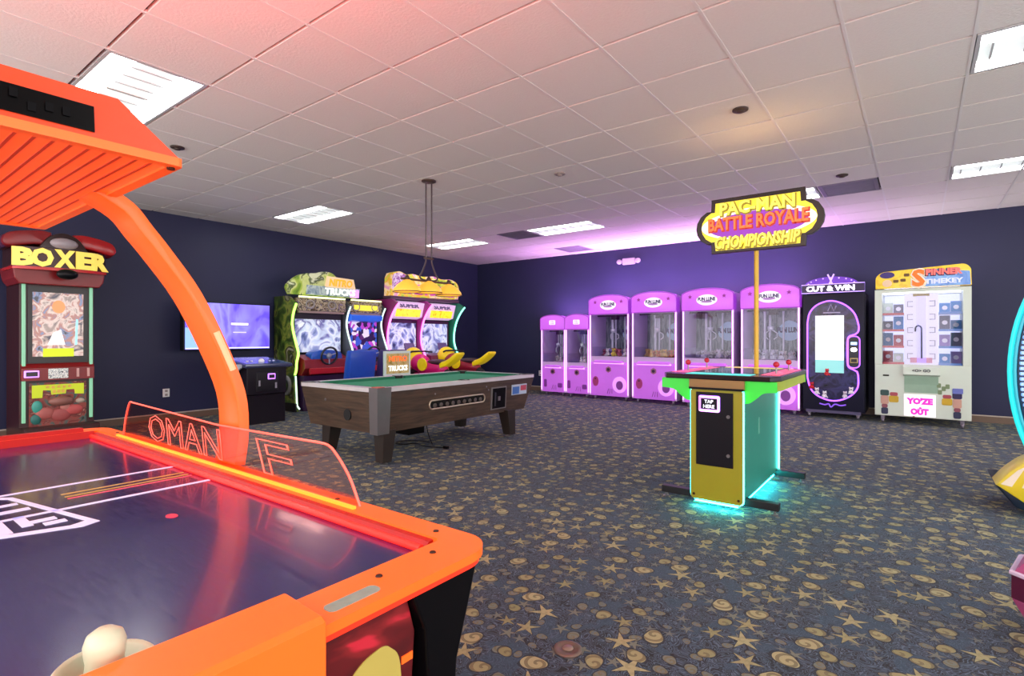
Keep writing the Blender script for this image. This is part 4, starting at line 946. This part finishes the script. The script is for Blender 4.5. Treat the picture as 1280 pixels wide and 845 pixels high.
for s in (-1, 1):
    wpf = smoothcurve([(s * .09, 2.21), (s * .20, 2.24), (s * .36, 2.21), (s * .47, 2.19), (s * .51, 2.25), (s * .47, 2.33), (s * .36, 2.37), (s * .20, 2.395), (s * .10, 2.385)], 4)
    obj('head_wing', G().prism(wpf, 'y', -.20, .30, .02), mat('boxer_wing', '#a01418', .22) if s > 0 else RD, t, True)
    obj('wing_tip', G().ball((s * .475, .02, 2.25), (.055, .20, .075)), mat('wing_tip', '#4c2a48', .3) if s < 0 else mat('boxer_wing', '#a01418'), t, True)
obj('bell_housing', G().prism(smoothcurve([(-.22, 2.20), (-.13, 2.33), (0, 2.385), (.13, 2.33), (.22, 2.20)], 5), 'y', -.24, .2, .01), mat('boxer_bell_dark', '#2a1414', .3), t, True)
obj('bell', G().ball((0, -.23, 2.265), (.13, .06, .065)), mat('bell_grey', '#9a9094', .35), t, True)

# ------------------------------------------------------------------ television and golf cabinet
t = thing('wall_television', 'wide flat television with a violet picture on a deep wall mount', 'television', (XL, 3.91, 1.03), PI / 2)
obj('wall_mount', G().box(-.12, -.30, .22, .12, -.001, .46), dark, t)
obj('housing', G().box(-.645, -.40, -.015, .645, -.28, .71, .008), dark, t)
obj('screen', G().box(-.625, -.404, .005, .625, -.399, .69), art('tv_picture', ['#4a2ad0', '#5a4ae0', '#7a74f0', '#6a5ae8', '#3a1ab8'], 2.2, .55, dist=.8, stretch=(1, 1, .5)), t)
for x0, x1, z0, z1, c in ((.02, .28, .37, .40, '#f4ecff'), (.05, .25, .25, .265, '#b8b0ff'), (-.62, .62, .01, .03, '#c8c0ff'), (-.625, -.35, .02, .32, '#7aa0f0'), (-.34, -.28, .02, .2, '#c83a8a')): obj('screen_graphic', G().box(x0, -.4065, z0, x1, -.403, z1), mat('tvg_' + c, c, .3, emit=c, es=.6, var=0), t)
obj('screen_graphic', G().prism(arc(-.50, .38, .10, .10, 0, 345, 24), 'y', -.408, -.403), mat('tvg_sun', '#f0a838', .3, emit='#ffb030', es=.8, var=0), t)
t = thing('golf_game_cabinet', 'black trackball arcade pedestal with sloped control deck under the television', 'arcade machine', (-7.3, 3.935, 0), PI / 2)
BK = mat('golf_black', '#1a151e', .32, var=.1, spec=.25)
obj('cabinet', G().prism([(.03, .0), (.50, .0), (.62, .40), (.62, .84), (.0, .80), (.0, .42), (.03, .40)], 'x', -.285, .285, .006), BK, t)
dk = obj('control_deck', G().prism([(-.06, .79), (.66, .87), (.66, .915), (-.05, .838), (-.075, .815)], 'x', -.345, .345, .008), mat('golf_deck', '#3a3e60', .3), t)
obj('deck_overlay', G().prism([(-.02, .843), (.62, .9135), (.62, .9165), (-.02, .846)], 'x', -.31, .31), art('golf_overlay', ['#1c2248', '#2c3c78', '#5a6aa0', '#222a50'], 7, .08), dk)
obj('trackball', G().ball((0, .16, .868), .042), mat('ball_white', '#e8e8f0', .15), dk, True)
for x in (-.18, -.12, .14, .2): obj('button', G().cyl((x, .2, .865), (x, .2, .882), .018, n=12), mat('golf_btn', '#c8ccf0', .3), dk)
obj('side_handle', G().prism([(.02, .84), (.12, .84), (.32, .72), (.30, .68), (.20, .70), (.02, .79)], 'x', -.365, -.345), mat('golf_white_side', '#b8bcc8', .35), dk)
dr = obj('coin_door', G().box(-.16, -.012, .46, .16, .004, .72, .004), mat('golf_door', '#120f16', .3), t)
rd = obj('card_reader', G().box(.0, -.022, .62, .11, -.010, .70, .008), mat('reader_rim', '#d8b0ff'), dr)
obj('reader_screen', G().box(.015, -.025, .635, .095, -.021, .685), mat('reader_dark', '#241820'), rd)
for x, z in ((-.12, .57), (.12, .53)): obj('coin_slot', G().box(x - .012, -.02, z - .04, x + .012, -.011, z + .04), mat('slot_metal', '#b8b4c0', .3, .6), dr)

# ------------------------------------------------------------------ twin truck racing game
t = thing('truck_racing_game', 'twin truck racing arcade game with green sides and a lettered marquee', 'arcade machine', (-8.1, 5.84, 0), PI / 2)
GR = art('truck_side_art', ['#1c2410', '#34481c', '#54702a', '#8a943c', '#2c3418', '#9a9878'], 3.5, 0, .35, dist=1)
NG = glow('neon_green', '#a8ff5a', 1.6); NW = mat('edge_white_lit', '#d8e8e0', .3, emit='#d8fff0', es=.7, var=0)
front = smoothcurve([(-.02, 2.06 - .30), (.06, 1.62), (.10, 1.45), (.06, 1.28), (-.02, 1.10), (-.08, .95), (-.03, .80), (-.02, .68), (.02, .60)], 5)
for x, m, nn in ((-1.0, GR, NG), (.05, mat('pillar_grey', '#4a4e58', .35), NW), (.83, mat('pillar_grey', '#4a4e58', .35), NW)):
    pnl = front + [(.0, .56), (-.04, .10), (-.04, .0), (.60, 0), (.60, 1.90), (.20, 1.90)]
    sp = obj('side_panel', G().prism(pnl, 'x', x - .03, x + .03), m, t)
    obj('lit_edge', G().tube([(x, y - .008, z) for y, z in front], .018 if nn is NG else .014, 6), nn, sp)
obj('lower_edge', G().tube([(-1.0, -.01, .58), (-1.0, -.05, .10), (-1.0, -.12, .05)], .014, 6), NW, t)
obj('rear_cabinet', G().box(-.97, .30, 0, .80, .62, 1.88), mat('truck_black', '#16141c', .4), t)
for x, w, c in ((-.475, .44, 'a'), (.44, .33, 'b')):
    bz = obj('screen_bezel', G().box(x - w - .03, .16, .90, x + w + .03, .30, 1.62), mat('bezel_black', '#101014', .3), t)
    cols = ['#4a5a8a', '#8a98c8', '#dfe8f4', '#c4d4e8', '#6a6aa8', '#eef4fa'] if c == 'a' else ['#2a1a4a', '#c04ac8', '#3a5ac8', '#e8e0f0', '#5a2a6a']
    s_ = obj('screen', G().box(x - w, .152, .96, x + w, .162, 1.52), art('truck_screen_' + c, cols, 3 if c == 'a' else 14, .2, kind='noise' if c == 'a' else 'vor', dist=1), bz)
    tr = obj('header_strip', G().box(x - w - .02, .03, 1.66, x + w + .02, .14, 1.87), art('truck_header', ['#2a241c', '#6a5a44', '#a89a80', '#3a342c', '#8a7a90'], 9, .1, dist=2), t)
    for q in (-.24, .18):
        obj('header_wheel', G().tube([(x + q + .075 * math.cos(a), .024, 1.765 + .065 * math.sin(a)) for a in [2 * PI * k / 16 for k in range(16)]], .016, 6, True), mat('tyre_grey', '#8c8484', .4), tr)
    obj('header_light', G().box(x - w, .01, 1.875, x + w, .05, 1.90), glow('head_lime', '#e8f0a0', 1.0), tr)
    obj('lower_strip', G().box(x - w, .04, 1.62, x + w, .10, 1.655), mat('strip_tan', '#a08a80', .35, .3), tr)
    # dashboard with steering wheel
    da = obj('dashboard', G().prism([(.28, .58), (-.02, .58), (-.14, .70), (-.12, .84), (.10, .92), (.28, .92)], 'x', x - w, x + w, .01), mat('dash_' + c, '#8a1c24' if c == 'a' else '#5a1c4a', .35), t)
    obj('dash_panel', G().box(x - w + .08, -.16, .60, x + w - .08, -.11, .70, .01), mat('dash_red', '#c02430', .3), da)
    wc = (x, -.16, .90)
    wh = obj('steering_wheel', G().tube([(wc[0] + .15 * math.cos(a), wc[1] - .06 * math.sin(a) * .5, wc[2] + .14 * math.sin(a)) for a in [2 * PI * k / 24 for k in range(24)]], .018, 8, True), mat('wheel_black', '#24242c', .4), t, True)
    obj('wheel_hub', G().ball((wc[0], wc[1] + .01, wc[2]), (.05, .03, .05)), mat('hub_grey', '#a8b0c0', .3, .5), wh, True)
    for a in (0.3, PI - .3, 1.5 * PI): obj('wheel_spoke', G().tube([wc, (wc[0] + .15 * math.cos(a), wc[1], wc[2] + .14 * math.sin(a))], .011, 6), mat('hub_grey', '#a8b0c0'), wh)
    obj('dash_cowl', G().prism(smoothcurve([(x - .30, .84), (x - .26, .96), (x, 1.0), (x + .26, .96), (x + .30, .84)], 4), 'y', -.10, .10, .01), mat('cowl_blue', '#2a5ac0', .3), da, True)
    obj('base_box', G().box(x - w, -.10, 0, x + w, .30, .58, .01), mat('truck_base', '#3a1c44', .35), t)
# blue hood over second screen
obj('visor', G().prism([(.16, 1.50), (.02, 1.52), (.0, 1.60), (.10, 1.66), (.16, 1.66)], 'x', .10, .79, .006), mat('visor_blue', '#2a62d8', .3, emit='#2a62d8', es=.2), t)
obj('visor_label', G().box(.16, .012, 1.70, .70, .03, 1.80), mat('label_yellow', '#d8c838', .4, emit='#e0d040', es=.4, var=0), t)
# marquee: irregular lit board
mqp = smoothcurve([(-1.05, 1.92), (-1.10, 2.05), (-.98, 2.18), (-.82, 2.27), (-.60, 2.30), (-.45, 2.34), (-.28, 2.33), (-.18, 2.26)], 4) + [(.14, 2.25), (.20, 2.10), (.28, 2.09), (.24, 1.92)]
mq = obj('marquee', G().prism(mqp, 'y', .06, .16), art('truck_marquee', ['#3c4c1c', '#6a8a2c', '#98ac44', '#b8c078', '#4a5a30', '#c4c8a0'], 4, .12, dist=1), t)
obj('marquee_sign', G().prism([(-.42, 2.08), (-.38, 2.27), (.16, 2.25), (.20, 2.08)], 'y', .035, .06), mat('sign_cream', '#d8b890', .35, emit='#e8c898', es=.25, var=0), mq)
obj('marquee_sign', G().prism([(-.78, 1.93), (-.76, 2.09), (.30, 2.09), (.27, 1.93)], 'y', .038, .062), art('truck_sign2', ['#48586c', '#788890', '#a4b0a8', '#6a7880'], 7, .2), mq)
obj('marquee_sign', G().box(.08, .034, 1.93, .27, .04, 2.07), mat('sign_violet', '#c07ae0', .35, emit='#d080ff', es=.8, var=0), mq)
text('marquee_text', 'NITRO', .17, (-.11, .030, 2.165), mat('nitro_gold', '#e09a10', .35, emit='#f0a010', es=.4, var=0), mq, .004, width=.48, bold=.006, shear=.15)
text('marquee_text', 'TRUCKS', .15, (-.12, .030, 2.01), mat('trucks_white', '#f4f8f0', .35, emit='#f8fff0', es=.35, var=0), mq, .004, width=.62, bold=.006, shear=.1)
# wheel art on the side base
obj('side_wheel', G().tube([(-1.035, .22 + .13 * math.cos(a), .42 + .13 * math.sin(a)) for a in [2 * PI * k / 18 for k in range(18)]], .035, 8, True), mat('tyre_pale', '#8a8a86', .5), t, True)
obj('side_bumper', G().box(-1.06, -.10, .0, -1.03, .55, .14, .01), mat('bumper_dark', '#1e1c1c', .4), t)
# seats
def seat(x, y, c, back, lb):
    s = obj('seat', G().box(x - .24, y - .22, .30, x + .24, y + .22, .46, .05, 3), c, t, True)
    obj('seat_back', G().prism(smoothcurve([(y - .30, .34), (y - .36, .60), (y - .40, .95), (y - .33, 1.0), (y - .27, .95), (y - .20, .60), (y - .18, .36)], 4), 'x', x - .25, x + .25, .02), c, s, True)
    obj('seat_post', G().box(x - .16, y - .18, .0, x + .16, y + .18, .31, .01), mat('truck_black', '#16141c'), s)
    return s
BLU = mat('seat_blue', '#1a4ab4', .35)
seat(-.42, -.62, BLU, None, '')
s2 = seat(.22, -.62, mat('seat_violet', '#3a2a6a', .4), None, '')
bo = obj('back_sign', G().box(-.04, -1.06, .56, .53, -1.02, .98, .006), mat('sign_frame_white', '#b8c0b8', .35, emit='#c0e8d0', es=.1, var=0), s2)
obj('sign_print', G().box(0.0, -1.064, .60, .49, -1.058, .94), art('back_sign_print', ['#8a7c30', '#b0a050', '#c0b070', '#988a78'], 9, .08), bo)
text('sign_text', 'NITRO', .12, (.245, -1.068, .85), mat('bs_orange', '#e0702c', .4, emit='#f07020', es=.4, var=0), bo, .002, width=.40, bold=.005)
text('sign_text', 'TRUCKS', .12, (.245, -1.068, .69), mat('trucks_white', '#f4f8f0'), bo, .002, width=.42, bold=.006)

# ------------------------------------------------------------------ twin motorbike game
t = thing('motorbike_racing_game', 'twin motorbike arcade game with pink and green neon sides beneath one marquee', 'arcade machine', (-8.1, 7.66, 0), PI / 2)
NP = glow('neon_pink', '#ff6ae8', 1.8); NT = glow('neon_teal', '#7affd8', 1.6)
obj('rear_cabinet', G().box(-.82, .30, 0, .92, .64, 1.98), mat('bike_black', '#1a1422', .4), t)
fr2 = smoothcurve([(-.26, 1.86), (-.14, 1.74), (-.02, 1.55), (.05, 1.32), (.05, 1.10), (-.02, .92), (-.10, .80)], 5)
for x, m, nn in ((-.87, mat('bike_mag', '#8a2a6a', .35), NP), (.0, mat('bike_mag2', '#a02a84', .35), NP), (.98, mat('bike_green', '#1e7a5a', .35), NT)):
    pnl = fr2 + [(-.12, .70), (-.05, .0), (.62, .0), (.62, 1.95), (-.10, 1.95)]
    sp = obj('side_panel', G().prism(pnl, 'x', x - .035, x + .035), m, t)
    for dy, r in ((-.012, .017), (.06, .012)): obj('lit_edge', G().tube([(x + .0, y + dy, z) for y, z in fr2], r, 6), nn, sp)
for x, c in ((-.44, 'a'), (.48, 'b')):
    w = .40
    bz = obj('screen_bezel', G().box(x - w - .02, .14, .82, x + w + .02, .30, 1.56), mat('bezel_violet', '#4a1c48' if c == 'a' else '#1e3a3a', .3), t)
    obj('screen', G().box(x - w + .03, .132, .88, x + w - .03, .142, 1.50), art('bike_screen_' + c, ['#3a3c6a', '#7a84c0', '#c4d0f0', '#e4ecfa', '#8a9ad8', '#5a5a90'], 3.5, .2, dist=1.2), bz)
    hs = obj('header_strip', G().prism([(.12, 1.58), (-.02, 1.62), (-.10, 1.90), (.12, 1.94)], 'x', x - w, x + w, .004), mat('bike_header', '#c8a8c8', .35, emit='#d0b0d8', es=.35, var=.1), t)
    gp = obj('header_graphic', G().prism([(-.03, 1.625), (-.075, 1.77), (-.085, 1.77), (-.04, 1.62)], 'x', x - w * .78, x + w * .8), art('bike_flame', ['#e08a1c', '#f0c42a', '#f4dc3a', '#e8b020'], 7, .5), hs)
    o = text('header_text', 'SUPER', .12, (x, 0, 0), mat('bike_ink', '#5a4a78', .4), hs, .003, width=.5, bold=.004)
    o.location = (0, -.094, 1.84); o.rotation_euler = (-.25, 0, 0)
    obj('console', G().prism([(.14, .0), (-.06, .0), (-.10, .45), (-.16, .60), (-.14, .84), (.14, .88)], 'x', x - w + .02, x + w - .02, .008), mat('bike_console_' + c, '#d01878' if c == 'a' else '#7a2a50', .35), t)
# marquee
mqp = [(-.92, 2.0), (-.90, 2.36)] + smoothcurve([(-.86, 2.45), (-.70, 2.49), (-.52, 2.44), (-.36, 2.47), (-.1, 2.44), (.2, 2.47), (.45, 2.43), (.70, 2.45), (.92, 2.38), (.98, 2.22), (.95, 2.04)], 4)
mq = obj('marquee', G().prism(mqp, 'y', -.10, .10), art('bike_marquee', ['#a84890', '#d890b8', '#e8cc98', '#e0a838', '#c8c84a', '#a0b83c'], 3, .2, dist=1.5), t)
obj('marquee_base', G().box(-.93, -.115, 1.96, .97, .12, 2.01, .004), mat('bike_base', '#5a3c50', .35), mq)
obj('marquee_wing', G().prism(smoothcurve([(.10, 2.06), (.16, 2.40), (.45, 2.42), (.70, 2.44), (.90, 2.37), (.96, 2.22), (.93, 2.06)], 4), 'y', -.104, -.098), art('bike_wing_art', ['#5a6a2c', '#a8b43c', '#d0d04a', '#e0d880', '#7a9a3c'], 4, .12, dist=1.5), mq)
obj('marquee_wing', G().prism(smoothcurve([(-.88, 2.12), (-.87, 2.40), (-.70, 2.46), (-.52, 2.42), (-.40, 2.30), (-.55, 2.14)], 4), 'y', -.104, -.098), art('bike_wing_pink', ['#b890c8', '#e0c8e0', '#8a4a9a', '#d8a0c8'], 5, .12, dist=1.5), mq)
text('marquee_text', 'SUPER BIKES', .26, (.02, -.105, 2.17), mat('bike_gold', '#c0409a', .35, emit='#c8409a', es=.2, var=0), mq, .005, width=1.7, bold=.012, shear=.2)
# ride-on bikes
def bike(x, col, tail, label):
    b = obj('ride_bike', G().ball((x, -.72, .62), (.15, .42, .16)).ball((x, -.40, .72), (.19, .20, .17)), col, t, True)
    obj('bike_base', G().box(x - .20, -1.35, .0, x + .20, -.16, .10, .02), mat('bike_black', '#1a1422'), b)
    obj('bike_stand', G().box(x - .07, -.95, .08, x + .07, -.60, .52, .01), mat('bike_frame', '#5a5058', .35, .5), b)
    obj('front_wheel', G().tube([(x, -.30 + .22 * math.cos(a), .36 + .22 * math.sin(a)) for a in [2 * PI * k / 20 for k in range(20)]], .05, 8, True), mat('tyre_black', '#2a262c', .6), b, True)
    obj('rear_wheel', G().tube([(x, -1.05 + .22 * math.cos(a), .36 + .22 * math.sin(a)) for a in [2 * PI * k / 20 for k in range(20)]], .055, 8, True), mat('tyre_black', '#2a262c'), b, True)
    obj('wheel_disc', G().cyl((x - .012, -1.05, .36), (x + .012, -1.05, .36), .15, n=18), mat('disc_grey', '#a8a098', .35, .6), b)
    obj('seat', G().ball((x, -.90, .74), (.13, .30, .06)), mat('bike_seat', '#3a1c2c', .5), b, True)
    obj('tail_fairing', G().prism(smoothcurve([(-1.0, .74), (-1.2, .80), (-1.42, .93), (-1.46, .90), (-1.36, .80), (-1.2, .70), (-1.02, .64)], 4), 'x', x - .11, x + .11, .02), tail, b, True)
    obj('side_disc', G().cyl((x - .175, -.62, .70), (x - .15, -.62, .70), .12, n=20), tail, b)
    obj('nose_fairing', G().ball((x, -.20, .82), (.20, .18, .20)), tail, b, True)
    obj('handlebar', G().tube([(x - .30, -.42, .92), (x - .16, -.34, .94), (x + .16, -.34, .94), (x + .30, -.42, .92)], .018, 8), mat('bar_dark', '#2a2228', .4), b, True)
    obj('windscreen', G().prism([(-.16, .94), (-.08, 1.10), (-.05, 1.09), (-.10, .92)], 'x', x - .12, x + .12, .006), mat('screen_tint', '#6a5a8a', .1), b)
    return b
TY_ = mat('bike_yellow', '#e8cc1a', .3, emit='#e8d010', es=.1); 
bike(-.44, mat('bike_hot_pink', '#dc1678', .3), TY_, '')
bike(.48, mat('bike_plum', '#9a2038', .3), TY_, '')

# ------------------------------------------------------------------ ring-shaped machine at the right
t = thing('ring_game_cabinet', 'oval arcade cabinet rimmed with teal neon and a ribbed blue front', 'arcade machine', (1.0, 5.0, 0))
ell = [(.50 * math.cos(a), .97 + .90 * math.sin(a)) for a in [2 * PI * k / 64 for k in range(64)]]
TE = glow('neon_teal_ring', '#1cb8b8', .6)
obj('shell', G().prism([(x * .95, .97 + (z - .97) * .97) for x, z in ell], 'y', .02, .34, .02), mat('ring_shell', '#16314a', .3), t, True)
obj('neon_ring', G().tube([(x, .0, z) for x, z in ell], .014, 8, True), TE, t, True)
obj('neon_ring', G().tube([(x * .955, -.02, .97 + (z - .97) * .975) for x, z in ell], .010, 6, True), mat('ring_inner', '#1c7a8a', .3, emit='#1c9aa8', es=.5, var=0), t, True)
obj('underglow_strip', G().box(-.40, -.135, .02, .40, -.12, .03), glow('ring_added_glow', '#18c8b8', 14), t)  # teal strip added beneath the ring to tint the carpet
rib = mat('rib_blue', '#9ab8e8', .3, emit='#7fa8f0', es=.35, var=.1)
for k in range(44):
    z = .20 + k * .0355; q = 1 - ((z - .97) / .86) ** 2
    if q <= .06: continue
    w = .47 * math.sqrt(q) - .02
    obj('rib', G().box(-w, -.012, z, w, .024, z + .022, .004, 1), rib, t)
obj('foot_shell', G().prism(smoothcurve([(-.58, .20), (-.50, .31), (-.38, .40), (-.2, .36), (.2, .36), (.42, .40), (.56, .20)], 4) + [(.40, .10), (-.44, .10)], 'y', -.10, .16, .015), mat('foot_yellow', '#d8bc24', .35), t, True)
obj('foot_stripe', G().prism([(-.555, .21), (-.47, .315), (-.43, .345), (-.50, .20)], 'y', -.103, -.098), mat('stripe_cream', '#e6d4c0', .4), t)
obj('foot_stripe', G().prism([(-.45, .20), (-.40, .36), (-.37, .37), (-.40, .20)], 'y', -.103, -.098), mat('stripe_cream', '#e6d4c0', .4), t)
obj('foot_base', G().prism([(-.585, .20), (-.48, .06), (-.30, .0), (.30, .0), (.48, .06), (.585, .20)], 'y', -.09, .48, .015), mat('foot_base_navy', '#101c30', .4), t, True)

# faceted pink seat at the right edge
t = thing('faceted_game_stool', 'low faceted pink and maroon stool with a white rim', 'stool', (.52, 2.95, 0))
hexa = lambda r, q=0: [(r * math.cos(PI / 3 * k + q), r * math.sin(PI / 3 * k + q)) for k in range(6)]
g = G(); rings = []
for r, z in ((.13, .0), (.17, .05), (.235, .17), (.235, .27), (.20, .315)):
    rings.append([g.bm.verts.new((x, y, z)) for x, y in hexa(r, .3)])
for a, b in zip(rings, rings[1:]):
    for k in range(6): g.bm.faces.new((a[k], a[(k + 1) % 6], b[(k + 1) % 6], b[k]))
g.bm.faces.new(rings[0][::-1]); g.bm.faces.new(rings[-1])
obj('pedestal', g, mat('stool_pink', '#a04a78', .35), t)
obj('side_band', G().prism(hexa(.238, .3), 'z', .175, .265), mat('stool_maroon', '#4a1030', .35), t)
obj('rim', G().tube([(x, y, .275) for x, y in hexa(.237, .3)], .010, 6, True), mat('stool_rim', '#c8b8d0', .3), t)
obj('cushion', G().prism(hexa(.195, .3), 'z', .312, .34, .01), mat('stool_cushion', '#7a2c58', .5), t)
